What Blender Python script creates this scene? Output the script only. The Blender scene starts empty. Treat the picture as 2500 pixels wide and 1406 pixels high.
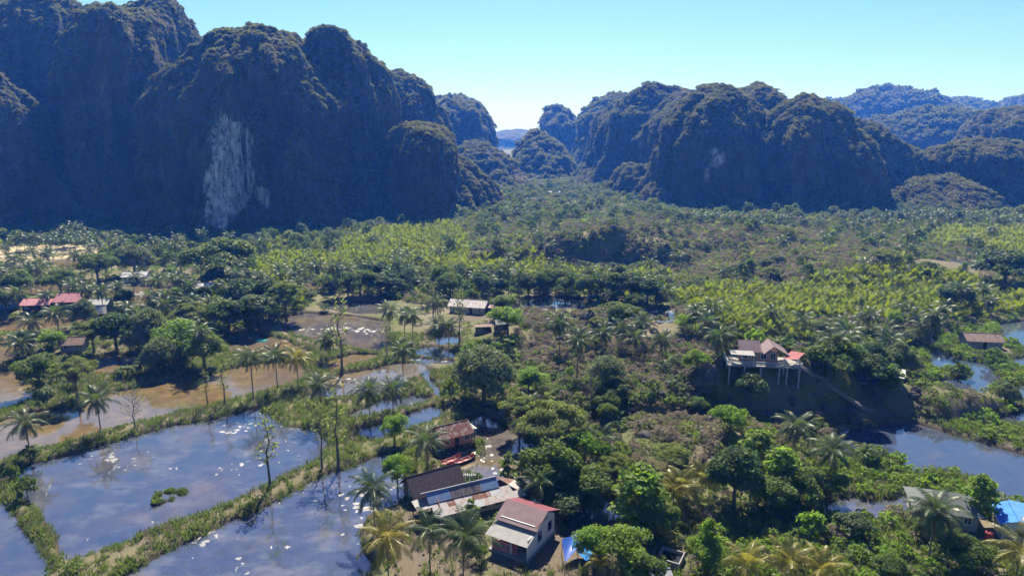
import bpy, math, random
import numpy as np
from mathutils import Vector

# ------------------------------------------------------------------ camera, sky, sun, exposure
F = 1666.7; CAMZ = 60.0; TILT = math.atan(378 / F)
SC = bpy.context.scene
cam_d = bpy.data.cameras.new("camera"); cam_d.sensor_width = 36; cam_d.lens = 24.0
cam_d.clip_start = 1.0; cam_d.clip_end = 30000
cam = bpy.data.objects.new("camera", cam_d); SC.collection.objects.link(cam)
cam.location = (0, 0, CAMZ); cam.rotation_euler = (math.pi / 2 - TILT, 0, 0); SC.camera = cam

SUN_EL, SUN_AZ = math.radians(49), math.radians(0)       # azimuth: from +Y towards +X
W = bpy.data.worlds.new("World"); SC.world = W; W.use_nodes = True
wn = W.node_tree; wn.nodes.clear()
sky = wn.nodes.new("ShaderNodeTexSky"); sky.sky_type = 'NISHITA'; sky.sun_disc = False
sky.sun_elevation = SUN_EL; sky.sun_rotation = SUN_AZ
sky.air_density = 1.0; sky.dust_density = 0.6; sky.ozone_density = 3.0
tint = wn.nodes.new("ShaderNodeMix"); tint.data_type = 'RGBA'; tint.blend_type = 'MULTIPLY'
tint.inputs[0].default_value = 1.0
tc = wn.nodes.new("ShaderNodeTexCoord"); sx_ = wn.nodes.new("ShaderNodeSeparateXYZ"); cr = wn.nodes.new("ShaderNodeValToRGB")
wn.links.new(tc.outputs['Generated'], sx_.inputs[0]); wn.links.new(sx_.outputs[2], cr.inputs[0]); wn.links.new(cr.outputs[0], tint.inputs[7])
cr.color_ramp.elements[0].position = 0.02; cr.color_ramp.elements[0].color = (.78, .97, .98, 1)
cr.color_ramp.elements[1].position = 0.5; cr.color_ramp.elements[1].color = (.60, .74, 1.3, 1)
e_ = cr.color_ramp.elements.new(.2); e_.color = (.62, .93, .98, 1)
e2_ = cr.color_ramp.elements.new(1.0); e2_.color = (.34, .46, .85, 1)
bg = wn.nodes.new("ShaderNodeBackground"); bg.inputs[1].default_value = 0.05
wo = wn.nodes.new("ShaderNodeOutputWorld")
wn.links.new(sky.outputs[0], tint.inputs[6]); wn.links.new(tint.outputs[2], bg.inputs[0]); wn.links.new(bg.outputs[0], wo.inputs[0])

sl = bpy.data.lights.new("sun", 'SUN'); sl.energy = 5.0; sl.angle = math.radians(0.5); sl.color = (1.0, 0.93, 0.80)
so = bpy.data.objects.new("sun", sl); SC.collection.objects.link(so)
SV = Vector((math.sin(SUN_AZ) * math.cos(SUN_EL), math.cos(SUN_AZ) * math.cos(SUN_EL), math.sin(SUN_EL)))
so.rotation_euler = SV.to_track_quat('Z', 'Y').to_euler(); so.location = (0, 300, 400)
SC.view_settings.view_transform = 'Standard'; SC.view_settings.look = 'None'
SC.view_settings.gamma = 1; SC.view_settings.use_curve_mapping = False; SC.view_settings.exposure = 1.33
SC.cycles.use_denoising = True
SC.cycles.denoiser = 'OPENIMAGEDENOISE'; SC.cycles.denoising_input_passes = 'RGB_ALBEDO_NORMAL'; SC.cycles.denoising_prefilter = 'ACCURATE'
SC.cycles.max_bounces = 6; SC.cycles.diffuse_bounces = 2; SC.cycles.glossy_bounces = 2
SC.cycles.transmission_bounces = 3; SC.cycles.volume_bounces = 0; SC.cycles.transparent_max_bounces = 6
SC.cycles.caustics_reflective = False; SC.cycles.caustics_refractive = False
HAZE = 0.00024

rnd = random.Random(7); RG = np.random.default_rng(7)
CT, ST = math.cos(TILT), math.sin(TILT)

# ------------------------------------------------------------------ helpers: maths
def G(px, py, z=0.5):
    """Ground point seen at a place of the 2500 px wide photograph."""
    u = (px - 1250) / F; v = (703 - py) / F
    dy = CT + v * ST; dz = -ST + v * CT
    t = (z - CAMZ) / dz
    return (u * t, dy * t)
def GP(pts, z=0.0): return np.array([G(a, b, z) for a, b in pts])
def dist_of(py, z=0.5): return G(1250, py, z)[1]
def proj(x, y, z):
    dz = z - CAMZ; zc = y * CT - dz * ST; yc = y * ST + dz * CT
    zc = np.maximum(zc, 1e-3)
    return 1250 + F * x / zc, 703 - F * yc / zc
def zat(py, d):
    return CAMZ - d * math.tan(TILT - math.atan((703 - py) / F))
def PX(px, d, z=0.0):
    """x of a pixel column at ground distance d and height z"""
    return (px - 1250) / F * (d * CT - (z - CAMZ) * ST)

def _h(ix, iy, iz, s):
    n = (ix.astype(np.int64) * 374761393 + iy.astype(np.int64) * 668265263 + iz.astype(np.int64) * 2147483647 + s * 974711) & 0xffffffff
    n = ((n ^ (n >> 13)) * 1274126177) & 0xffffffff
    n = (n ^ (n >> 16)) & 0xffff
    return n / 32767.5 - 1.0
def vnoise(x, y, z=0.0, s=0):
    x = np.asarray(x, float); y = np.asarray(y, float); z = np.asarray(z, float) + np.zeros_like(x)
    fx, fy, fz = np.floor(x), np.floor(y), np.floor(z)
    tx, ty, tz = x - fx, y - fy, z - fz
    tx = tx * tx * (3 - 2 * tx); ty = ty * ty * (3 - 2 * ty); tz = tz * tz * (3 - 2 * tz)
    r = 0
    for a in (0, 1):
        for b in (0, 1):
            for c in (0, 1):
                w = (tx if a else 1 - tx) * (ty if b else 1 - ty) * (tz if c else 1 - tz)
                r = r + w * _h(fx + a, fy + b, fz + c, s)
    return r
def fbm(x, y, z=0.0, s=0, o=4):
    r = 0; a = 1.0; t = 0; x = np.asarray(x, float); y = np.asarray(y, float); z = np.asarray(z, float)
    for i in range(o):
        r = r + a * vnoise(x, y, z, s + i * 17); t += a; a *= 0.5; x = x * 2.03 + 5.1; y = y * 2.03 + 1.7; z = z * 2.03 + 3.3
    return r / t
def sst(a, b, x):
    t = np.clip((x - a) / (b - a), 0, 1); return t * t * (3 - 2 * t)
def poly_sd(P, x, y):
    """signed distance to polygon (negative inside)"""
    d = np.full(x.shape, 1e9); ins = np.zeros(x.shape, bool); n = len(P)
    for i in range(n):
        ax, ay = P[i]; bx, by = P[(i + 1) % n]
        ex, ey = bx - ax, by - ay; wx, wy = x - ax, y - ay
        t = np.clip((wx * ex + wy * ey) / (ex * ex + ey * ey + 1e-9), 0, 1)
        d = np.minimum(d, (wx - ex * t) ** 2 + (wy - ey * t) ** 2)
        c = ((ay > y) != (by > y)); 
        xi = ax + (y - ay) / (ey if abs(ey) > 1e-9 else 1e-9) * ex
        ins ^= c & (x < xi)
    d = np.sqrt(d); return np.where(ins, -d, d)
def line_d(P, x, y):
    d = np.full(x.shape, 1e9)
    for i in range(len(P) - 1):
        ax, ay = P[i]; bx, by = P[i + 1]; ex, ey = bx - ax, by - ay; wx, wy = x - ax, y - ay
        t = np.clip((wx * ex + wy * ey) / (ex * ex + ey * ey + 1e-9), 0, 1)
        d = np.minimum(d, (wx - ex * t) ** 2 + (wy - ey * t) ** 2)
    return np.sqrt(d)
def inpoly(P, x, y):
    ins = np.zeros(x.shape, bool); n = len(P)
    for i in range(n):
        ax, ay = P[i]; bx, by = P[(i + 1) % n]
        c = ((ay > y) != (by > y)); ey = by - ay
        ins ^= c & (x < ax + (y - ay) / (ey if abs(ey) > 1e-9 else 1e-9) * (bx - ax))
    return ins

# ------------------------------------------------------------------ helpers: objects
def link(o): SC.collection.objects.link(o); return o
def mesh_raw(name, V, faces, mats=(), mi=None, smooth=False, attrs=None):
    """faces: (N,4) or (N,3) int array"""
    me = bpy.data.meshes.new(name)
    V = np.asarray(V, np.float32).reshape(-1, 3); Fc = np.asarray(faces, np.int32)
    k = Fc.shape[1]; n = len(Fc)
    me.vertices.add(len(V)); me.vertices.foreach_set("co", V.ravel())
    me.loops.add(n * k); me.loops.foreach_set("vertex_index", Fc.ravel())
    me.polygons.add(n); me.polygons.foreach_set("loop_start", np.arange(0, n * k, k, dtype=np.int32))
    me.polygons.foreach_set("loop_total", np.full(n, k, np.int32))
    for m in mats: me.materials.append(m)
    if mi is not None: me.polygons.foreach_set("material_index", np.asarray(mi, np.int32))
    me.polygons.foreach_set("use_smooth", np.full(n, smooth, bool))
    me.update(calc_edges=True)
    if attrs:
        for an, av in attrs.items():
            av = np.asarray(av, np.float32)
            if av.ndim == 1:
                at = me.attributes.new(an, 'FLOAT', 'POINT'); at.data.foreach_set("value", av)
            else:
                at = me.attributes.new(an, 'FLOAT_COLOR', 'POINT')
                if av.shape[1] == 3: av = np.hstack([av, np.ones((len(av), 1), np.float32)])
                at.data.foreach_set("color", av.ravel())
    return me
def obj(name, me, parent=None, loc=None, rot=None):
    o = bpy.data.objects.new(name, me); link(o)
    if parent: o.parent = parent
    if loc is not None: o.location = loc
    if rot is not None: o.rotation_euler = rot
    return o
def tag(o, label, cat, group=None, kind=None):
    if label: o['label'] = label
    if cat: o['category'] = cat
    if group: o['group'] = group
    if kind: o['kind'] = kind
    return o
def thing(name, label, cat, loc=(0, 0, 0), rz=0, group=None):
    o = bpy.data.objects.new(name, None); link(o); o.empty_display_size = 0.5
    o.location = loc; o.rotation_euler = (0, 0, rz)
    return tag(o, label, cat, group)

class MB:
    """collects boxes, panels, tubes; .build() links them as one mesh object"""
    def __init__(s): s.v = []; s.f = []; s.m = []
    def add(s, vs, fs, m=0):
        b = len(s.v); s.v += [tuple(v) for v in vs]; s.f += [tuple(b + i for i in f) for f in fs]; s.m += [m] * len(fs); return s
    def box(s, c, d, rz=0, m=0):
        cx, cy, cz = c; hx, hy, hz = d[0] / 2, d[1] / 2, d[2] / 2; ca, sa = math.cos(rz), math.sin(rz)
        vs = []
        for dz in (-hz, hz):
            for dx, dy in ((-hx, -hy), (hx, -hy), (hx, hy), (-hx, hy)):
                vs.append((cx + dx * ca - dy * sa, cy + dx * sa + dy * ca, cz + dz))
        return s.add(vs, [(0, 3, 2, 1), (4, 5, 6, 7), (0, 1, 5, 4), (1, 2, 6, 5), (2, 3, 7, 6), (3, 0, 4, 7)], m)
    def panel(s, a, b, c, d, t=0.05, m=0):
        a, b, c, d = map(Vector, (a, b, c, d)); n = (b - a).cross(d - a).normalized() * t
        return s.add([a - n, b - n, c - n, d - n, a, b, c, d], [(0, 3, 2, 1), (4, 5, 6, 7), (0, 1, 5, 4), (1, 2, 6, 5), (2, 3, 7, 6), (3, 0, 4, 7)], m)
    def tri(s, a, b, c, t=0.05, m=0):
        a, b, c = map(Vector, (a, b, c)); n = (b - a).cross(c - a).normalized() * t
        return s.add([a - n, b - n, c - n, a, b, c], [(0, 2, 1), (3, 4, 5), (0, 1, 4, 3), (1, 2, 5, 4), (2, 0, 3, 5)], m)
    def tube(s, pts, rs, n=6, m=0, cap=True):
        pts = [Vector(p) for p in pts]; b = len(s.v); up = Vector((0, 0, 1))
        for i, p in enumerate(pts):
            d = (pts[min(i + 1, len(pts) - 1)] - pts[max(i - 1, 0)]).normalized()
            r = up if abs(d.z) < .9 else Vector((1, 0, 0)); x = d.cross(r).normalized(); y = d.cross(x)
            for k in range(n):
                a = 2 * math.pi * k / n; q = p + (x * math.cos(a) + y * math.sin(a)) * rs[i]; s.v.append(tuple(q))
        for i in range(len(pts) - 1):
            for k in range(n):
                s.f.append((b + i * n + k, b + i * n + (k + 1) % n, b + (i + 1) * n + (k + 1) % n, b + (i + 1) * n + k)); s.m.append(m)
        if cap:
            s.f.append(tuple(b + k for k in range(n))); s.m.append(m)
            e = b + (len(pts) - 1) * n; s.f.append(tuple(e + n - 1 - k for k in range(n))); s.m.append(m)
        return s
    def mesh(s, name, mats, smooth=False):
        me = bpy.data.meshes.new(name); me.from_pydata(s.v, [], s.f)
        for x in (mats if isinstance(mats, (list, tuple)) else [mats]): me.materials.append(x)
        me.polygons.foreach_set("material_index", s.m)
        if smooth: me.polygons.foreach_set("use_smooth", [True] * len(s.f))
        me.update(); return me
    def build(s, name, mats, parent=None, smooth=False):
        return obj(name, s.mesh(name, mats, smooth), parent)

# ------------------------------------------------------------------ materials
def mat(name):
    m = bpy.data.materials.new(name); m.use_nodes = True; nt = m.node_tree; nt.nodes.clear()
    out = nt.nodes.new("ShaderNodeOutputMaterial"); return m, nt, out
class N:
    """small node helper"""
    def __init__(s, nt): s.nt = nt
    def n(s, t, **k):
        x = s.nt.nodes.new(t)
        for a, b in k.items(): setattr(x, a, b)
        return x
    def l(s, a, b): s.nt.links.new(a, b)
    def set(s, sock, v):
        if isinstance(v, bpy.types.NodeSocket): s.l(v, sock)
        elif isinstance(v, tuple) and len(v) == 3 and sock.type == 'RGBA': sock.default_value = (*v, 1)
        else: sock.default_value = v
    def noise(s, scale, detail=4, rough=.6, vec=None, out='Fac'):
        x = s.n("ShaderNodeTexNoise"); x.inputs['Scale'].default_value = scale; x.inputs['Detail'].default_value = detail
        x.inputs['Roughness'].default_value = rough
        if vec is not None: s.l(vec, x.inputs['Vector'])
        return x.outputs[out]
    def ramp(s, fac, a, b, lo=0.0, hi=1.0):
        x = s.n("ShaderNodeMapRange"); s.set(x.inputs[0], fac); x.inputs[1].default_value = a; x.inputs[2].default_value = b
        x.inputs[3].default_value = lo; x.inputs[4].default_value = hi; return x.outputs[0]
    def mix(s, fac, a, b, mode='MIX'):
        x = s.n("ShaderNodeMix", data_type='RGBA', blend_type=mode); s.set(x.inputs[0], fac); s.set(x.inputs[6], a); s.set(x.inputs[7], b); return x.outputs[2]
    def math(s, op, a, b=0.0):
        x = s.n("ShaderNodeMath", operation=op); s.set(x.inputs[0], a); s.set(x.inputs[1], b); return x.outputs[0]
    def attr(s, name, out='Fac'):
        x = s.n("ShaderNodeAttribute"); x.attribute_name = name; return x.outputs[out]
    def pos(s): return s.n("ShaderNodeNewGeometry").outputs['Position']
    def objc(s): return s.n("ShaderNodeTexCoord").outputs['Object']
    def vscale(s, v, sc):
        x = s.n("ShaderNodeMapping"); s.l(v, x.inputs[0]); x.inputs['Scale'].default_value = sc; return x.outputs[0]
    def bsdf(s, out, col, rough=.8, spec=.3, metal=0.0, bump=None, bstr=.3, bdist=.1, **k):
        p = s.n("ShaderNodeBsdfPrincipled"); s.set(p.inputs['Base Color'], col); s.set(p.inputs['Roughness'], rough)
        p.inputs['Specular IOR Level'].default_value = spec; p.inputs['Metallic'].default_value = metal
        for a, b in k.items(): s.set(p.inputs[a], b)
        if bump is not None:
            b = s.n("ShaderNodeBump"); b.inputs['Strength'].default_value = bstr; b.inputs['Distance'].default_value = bdist
            s.l(bump, b.inputs['Height']); s.l(b.outputs[0], p.inputs['Normal'])
        if out is not None: s.l(p.outputs[0], out.inputs[0])
        return p

def leafmat(name, c1, c2, tr=(.16, .26, .04), trf=.35, rough=.5, spec=.35):
    m, nt, out = mat(name); h = N(nt)
    oi = h.n("ShaderNodeObjectInfo"); r = oi.outputs['Random']
    tone = h.attr("tone")
    pn = h.noise(.045, 3, .6, h.pos()); c = h.mix(h.math('ADD', h.math('MULTIPLY', r, .5), h.ramp(pn, .38, .62, -.1, .6)), c1, c2)
    v = h.n("ShaderNodeHueSaturation"); v.inputs['Saturation'].default_value = 1.0
    h.l(c, v.inputs['Color']); h.l(h.ramp(tone, 0, 1, .55, 1.5), v.inputs['Value'])
    p = h.bsdf(None, v.outputs[0], rough, spec)
    t = h.n("ShaderNodeBsdfTranslucent")
    tc = h.mix(h.ramp(r, 0, 1, 0, .5), tr, tuple(x * 1.3 for x in c2)); h.l(h.mix(h.ramp(tone, 0, 1, .4, 0), tc, c1), t.inputs[0])
    ms = h.n("ShaderNodeMixShader"); ms.inputs[0].default_value = trf
    h.l(p.outputs[0], ms.inputs[1]); h.l(t.outputs[0], ms.inputs[2]); h.l(ms.outputs[0], out.inputs[0])
    return m
LEAF_DARK = leafmat("dark_leaf", (.035, .07, .02), (.07, .105, .028), (.13, .23, .03), .35, .55, .25)
LEAF_MID = leafmat("green_leaf", (.06, .105, .02), (.11, .15, .032), (.23, .34, .035), .4, .6, .18)
LEAF_BRIGHT = leafmat("bright_leaf", (.085, .16, .02), (.14, .20, .03), (.34, .54, .035), .45, .6, .18)
LEAF_GREY = leafmat("grey_green_leaf", (.12, .155, .07), (.18, .21, .10), (.22, .30, .08), .4, .6, .2)
LEAF_DRY = leafmat("dry_scrub_leaf", (.19, .165, .115), (.27, .22, .18), (.26, .22, .13), .35, .8, .1)
LEAF_OLIVE = leafmat("olive_leaf", (.12, .16, .045), (.19, .21, .07), (.30, .38, .06), .42, .6, .2)
PALM_LEAF = leafmat("palm_leaflet", (.03, .055, .018), (.06, .085, .03), (.14, .22, .025), .33, .42, .35)
PALM_YEL = leafmat("yellowing_palm_leaflet", (.10, .12, .02), (.20, .16, .02), (.36, .34, .03), .38, .4, .5)
NIPA_LEAF = leafmat("nipa_leaflet", (.045, .10, .012), (.16, .17, .012), (.36, .46, .012), .42, .55, .2)
BANANA_LEAF = leafmat("banana_leaf", (.05, .09, .02), (.09, .13, .03), (.20, .34, .05), .35, .6, .15)
GRASS_LEAF = leafmat("grass_blade", (.07, .11, .025), (.13, .14, .045), (.20, .30, .04), .35)
CLIFF_LEAF = leafmat("cliff_shrub_leaf", (.06, .085, .03), (.25, .21, .12), (.30, .33, .08), .42, .7, .08)

def simple(name, col, rough=.8, spec=.25, var=.25, sc=1.5, bump=0.0, metal=0.0):
    m, nt, out = mat(name); h = N(nt); o = h.objc()
    f = h.noise(sc, 5, .65, o); g = h.noise(sc * 9, 3, .6, o)
    c = h.mix(h.ramp(f, .3, .7), tuple(x * (1 - var) for x in col), tuple(min(1, x * (1 + var)) for x in col))
    c = h.mix(h.ramp(g, .35, .75, 0, .35), c, tuple(x * .55 for x in col))
    h.bsdf(out, c, rough, spec, metal, bump=(g if bump else None), bstr=bump, bdist=.05); return m
def rockmat(name, a, b):
    m, nt, out = mat(name); h = N(nt); o = h.objc()
    f = h.noise(.5, 8, .7, o); g = h.noise(3, 6, .7, o)
    c = h.mix(h.ramp(f, .35, .65), a, b); c = h.mix(h.ramp(g, .5, .7, 0, .6), c, (.02, .022, .02))
    h.bsdf(out, c, .95, .1, bump=g, bstr=.9, bdist=.4); return m
BARK = simple("bark", (.13, .11, .085), .9, .1, .3, 4, .5)
BARK_PALE = simple("pale_dead_bark", (.22, .20, .18), .9, .1, .3, 4, .5)
BARK_PALM = simple("palm_bark", (.17, .15, .12), .9, .1, .3, 6, .6)
ROCK = rockmat("dark_karst_rock", (.05, .048, .048), (.15, .14, .13))
def sheet(name, cols, scale=(1, 1, 1), rust=None, wave=9.0, rough=.6, spec=.25, axis='X'):
    """corrugated metal: colour by panel noise, rust streaks, fine ribs"""
    m, nt, out = mat(name); h = N(nt); o = h.objc()
    f = h.noise(.8, 4, .6, h.vscale(o, scale))
    c = h.mix(h.ramp(f, .35, .65), cols[0], cols[1])
    if rust:
        g = h.noise(1.6, 6, .7, h.vscale(o, scale)); c = h.mix(h.ramp(g, .50, .62), c, rust)
    w = h.n("ShaderNodeTexWave", wave_type='BANDS', bands_direction=axis); w.inputs['Scale'].default_value = wave
    w.inputs['Distortion'].default_value = 0.0; h.l(o, w.inputs['Vector'])
    c = h.mix(h.ramp(w.outputs['Fac'], 0, 1, .25, 0), c, tuple(x * .5 for x in cols[0]))
    h.bsdf(out, c, rough, spec, bump=w.outputs['Fac'], bstr=.5, bdist=.04); return m

# ------------------------------------------------------------------ ponds, mounds, paths (traced, laid on the ground)
# (outline, muddiness 0 blue .. 1 brown, scum)
PONDS = [
 ([(45,1165),(60,1138),(190,1108),(300,1075),(420,1040),(520,1026),(590,1006),(625,1000),(650,1012),(700,1045),(760,1050),(800,1072),(795,1105),(770,1126),(700,1158),(640,1190),(560,1232),(450,1268),(370,1292),(320,1322),(185,1364),(158,1362),(140,1310),(105,1262),(70,1225)], .16, .30),
 ([(285,1420),(420,1342),(560,1277),(640,1246),(700,1212),(800,1160),(870,1138),(930,1112),(965,1112),(985,1130),(982,1200),(975,1225),(930,1245),(895,1262),(876,1300),(882,1345),(905,1375),(892,1420),(880,1520),(150,1520)], .05, 1.0),
 ([(-150,1200),(-20,1212),(25,1245),(55,1295),(90,1340),(112,1372),(118,1395),(100,1420),(60,1520),(-250,1520)], .1, .2),
 ([(-150,1050),(0,1030),(60,1010),(120,1002),(210,995),(235,965),(330,950),(430,930),(500,920),(560,902),(640,888),(690,884),(735,884),(748,905),(735,922),(690,945),(620,962),(560,980),(500,992),(300,1042),(130,1090),(0,1122),(-150,1150)], .75, .1),
 ([(-150,905),(-10,905),(60,905),(85,950),(75,975),(30,995),(0,1003),(-150,1025)], .95, .1),
 ([(-150,832),(0,835),(60,828),(72,845),(40,875),(0,893),(-150,900)], .9, .1),
 ([(170,888),(215,873),(260,868),(330,868),(385,880),(365,898),(300,912),(230,917),(180,907)], 1.0, .1),
 ([(690,775),(745,765),(860,773),(935,785),(948,845),(920,862),(840,850),(770,832),(700,812)], .5, .35),
 ([(780,745),(850,738),(930,740),(940,768),(880,768),(800,758)], .4, .2),
 ([(560,835),(620,815),(690,828),(760,860),(752,875),(690,868),(600,862),(555,858)], .7, 1.2),
 ([(790,885),(860,866),(925,866),(912,880),(850,895),(810,912),(780,905)], .85, .2),
 ([(740,975),(790,935),(830,915),(900,903),(960,888),(1028,886),(1040,900),(1005,925),(965,955),(930,962),(860,968),(800,976)], .6, .3),
 ([(1012,852),(1060,847),(1110,861),(1110,874),(1060,874),(1016,868)], .1, .1),
 ([(1065,825),(1117,820),(1122,840),(1070,844)], 0, 0),
 ([(1000,880),(1010,873),(1075,880),(1105,884),(1100,890),(1050,890)], .1, .4),
 ([(860,1008),(940,978),(1010,966),(1052,972),(1040,985),(985,998),(900,1018),(850,1022)], .15, .1),
 ([(868,1052),(950,1030),(1020,1003),(1060,992),(1085,1002),(1068,1022),(1000,1047),(950,1062),(920,1076),(885,1068)], 0, .15),
 ([(1030,907),(1048,902),(1050,925),(1068,945),(1085,975),(1070,970),(1045,940),(1032,925)], .1, 0),
 ([(1130,1030),(1180,1015),(1260,1060),(1310,1090),(1340,1130),(1320,1170),(1270,1200),(1190,1180),(1150,1150),(1190,1110),(1180,1080),(1140,1050)], .5, .6),
 ([(1395,1245),(1480,1225),(1570,1235),(1600,1270),(1540,1310),(1440,1330),(1375,1305)], .35, .5),
 ([(1060,1100),(1150,1080),(1170,1120),(1140,1150),(1090,1150)], .6, .3),
 ([(2035,1075),(2080,1053),(2160,1040),(2240,1036),(2330,1065),(2500,1112),(2750,1180),(2750,1290),(2560,1245),(2440,1222),(2405,1180),(2330,1152),(2225,1152),(2200,1120),(2130,1110),(2050,1102)], 0, 0),
 ([(1985,1235),(2080,1215),(2140,1226),(2215,1208),(2240,1225),(2200,1250),(2120,1262),(2010,1255)], .25, .2),
 ([(2268,880),(2275,858),(2305,862),(2350,880),(2400,888),(2425,905),(2435,930),(2405,957),(2340,962),(2270,938),(2300,928),(2365,922),(2375,908),(2330,900),(2285,903)], 0, .1),
 ([(2438,790),(2520,783),(2750,800),(2750,850),(2500,850),(2455,832)], 0, 0),
 ([(2425,1025),(2500,1003),(2700,990),(2700,1060),(2500,1042),(2450,1032)], 0, 0),
 ([(2445,965),(2500,938),(2700,930),(2700,980),(2500,980)], 0, 0),
 ([(2460,880),(2500,870),(2650,868),(2650,905),(2500,900)], 0, 0),
 ([(2190,627),(2260,625),(2345,634),(2412,647),(2355,664),(2225,650)], 0, 0),
 ([(1268,731),(1330,725),(1422,731),(1434,764),(1350,770),(1280,765)], .2, .2),
 ([(1575,762),(1645,752),(1655,795),(1620,802),(1585,785)], .45, .3),
 ([(-100,790),(40,782),(130,762),(190,768),(205,785),(160,798),(60,812),(-100,822)], .8, .1),
 ([(-100,695),(20,690),(110,694),(210,690),(230,700),(120,722),(-100,740)], .8, .1),
 ([(250,705),(330,700),(440,705),(420,735),(330,745),(270,735)], .8, .1),
 ([(260,770),(330,762),(400,780),(380,800),(290,795)], .9, .1),
 ([(670,700),(740,690),(800,705),(760,725),(690,730)], .6, .1),
 ([(130,640),(230,636),(300,645),(250,655),(150,655)], .9, .1),
]
ISLES = [  # low grass banks standing in the water
 ([(362,1232),(380,1205),(420,1196),(463,1193),(463,1203),(440,1212),(405,1228),(380,1238)], [(378,1222),(392,1207),(428,1202),(432,1208),(400,1222)]),
]
PATHS = [  # traced centre lines of trodden earth
 ([(120,1406),(300,1345),(420,1300),(560,1245),(640,1212),(760,1150),(860,1115),(950,1080)], .3),
 ([(1150,1020),(1110,1000),(1060,965),(1025,935),(1015,915),(1035,895),(1058,885),(1040,878),(980,872)], .3),
 ([(950,870),(880,862),(800,850),(740,835),(700,820),(690,795),(740,765),(760,750)], .5),
 ([(240,855),(300,848),(350,840),(400,838)], 1.0),
 ([(2150,1045),(2180,1030),(2240,1030),(2330,1055),(2400,1075),(2500,1102),(2600,1130)], .45),
 ([(2240,1030),(2330,1028),(2400,1015),(2450,1000),(2500,985)], .35),
 ([(970,1340),(990,1380),(1000,1420)], .9),
 ([(0,822),(80,818),(180,800),(240,790)], .5),
]
YARDS = [[(1000,830),(1110,795),(1130,830),(1060,850),(1005,848)], [(890,1300),(990,1230),(1060,1200),(1200,1330),(1180,1420),(950,1420)], [(1040,1060),(1080,1050),(1090,1110),(1040,1110)], [(1110,760),(1220,760),(1250,790),(1100,790)],
         [(1190,1340),(1390,1290),(1480,1330),(1500,1420),(1180,1420)], [(2120,1000),(2200,1010),(2220,1035),(2150,1045)], [(2230,960),(2420,955),(2420,990),(2240,1000)], [(2290,1290),(2420,1290),(2430,1370),(2300,1350)], [(1100,920),(1170,920),(1180,990),(1120,980)]]
FIELDS = [[(-60,606),(40,602),(140,600),(240,606),(230,622),(60,640),(-60,640)]]
PONDW = [(GP(p), m, s) for p, m, s in PONDS]
ISLW = [(GP(a, 0), GP(b, 0)) for a, b in ISLES]
PATHW = [(GP(p, .5), w) for p, w in PATHS]
# mounds: centre x, y, half sizes, height, edge power
MOUNDS = [
 (57, 149.5, 21, 13.5, 10.4, 2.0), (76, 147, 15, 10, 4.0, 2.0), (33, 143, 15, 8, 4.2, 4.0), (16, 146, 10, 8, 2.6, 3.0),
 (60, 322, 27, 16, 10.5, 2.4), (36, 326, 24, 16, 7.5, 2.2), (22, 318, 18, 12, 6.5, 2.0), (-8, 318, 16, 8, 5.0, 4.0), (45, 352, 45, 25, 9.0, 2.0),
 (95.5, 142, 15, 7, 4.0, 2.5), (10, 205, 26, 26, 3.0, 2.0), (60, 210, 26, 22, 2.4, 2.0), (150, 300, 60, 45, 6.0, 2.0), (110, 380, 70, 40, 8.0, 2.0),
 (35, 122, 18, 12, 2.6, 2.0),
]
def water_sd(x, y):
    w = np.full(x.shape, 60.0)
    for P, m, s in PONDW:
        x0, y0 = P.min(0) - 40; x1, y1 = P.max(0) + 40
        k = (x > x0) & (x < x1) & (y > y0) & (y < y1)
        if k.any(): w[k] = np.minimum(w[k], poly_sd(P, x[k], y[k]))
    for A, B in ISLW:
        d = poly_sd(A, x, y); b = poly_sd(B, x, y)
        w = np.maximum(w, -np.maximum(d, -b))
    return w
def height(x, y, sd=None):
    x = np.asarray(x, float); y = np.asarray(y, float)
    if sd is None: sd = water_sd(x, y)
    jit = .35 * fbm(x / 2.2, y / 2.2, s=3, o=3) + .5 * fbm(x / 7, y / 7, s=5, o=2)
    e = sd + jit * sst(60, 110, y) 
    land = .75 + .22 * fbm(x / 9, y / 9, s=9, o=3) + .8 * sst(4, 25, sd) * (.5 + .5 * fbm(x / 30, y / 30, s=11, o=2))
    z = -.7 + (land + .7) * sst(-1.0, 1.5, e)
    for cx, cy, rx, ry, hh, pw in MOUNDS:
        r = np.sqrt(((x - cx) / rx) ** 2 + ((y - cy) / ry) ** 2) * (1 + .22 * fbm(x / 8, y / 8, s=21, o=3))
        z = z + hh * np.clip(1 - r ** pw, 0, 1) ** .75 * (1 + .12 * fbm(x / 5, y / 5, s=31, o=3)) * sst(-.5, 2.5, sd)
    return z
def axis(a, b, st, lo, hi, g):
    v = list(np.arange(a, b, st)); s = st; x = v[-1]
    while x < hi: s *= g; x += s; v.append(x)
    s = st; x = v[0]; u = []
    while x > lo: s *= g; x -= s; u.append(x)
    return np.array(u[::-1] + v)
AX = axis(-190, 190, .75, -9000, 9000, 1.09); AY = axis(66, 300, .75, -300, 14000, 1.05)
GX, GY = np.meshgrid(AX, AY)
GSD = water_sd(GX, GY); GZ = height(GX, GY, GSD)
def samp(A, x, y):
    i = np.clip(np.searchsorted(AX, x) - 1, 0, len(AX) - 2); j = np.clip(np.searchsorted(AY, y) - 1, 0, len(AY) - 2)
    tx = (x - AX[i]) / (AX[i + 1] - AX[i]); ty = (y - AY[j]) / (AY[j + 1] - AY[j])
    return (A[j, i] * (1 - tx) + A[j, i + 1] * tx) * (1 - ty) + (A[j + 1, i] * (1 - tx) + A[j + 1, i + 1] * tx) * ty
def HZ(x, y): return float(samp(GZ, np.array([float(x)]), np.array([float(y)]))[0])
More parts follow.
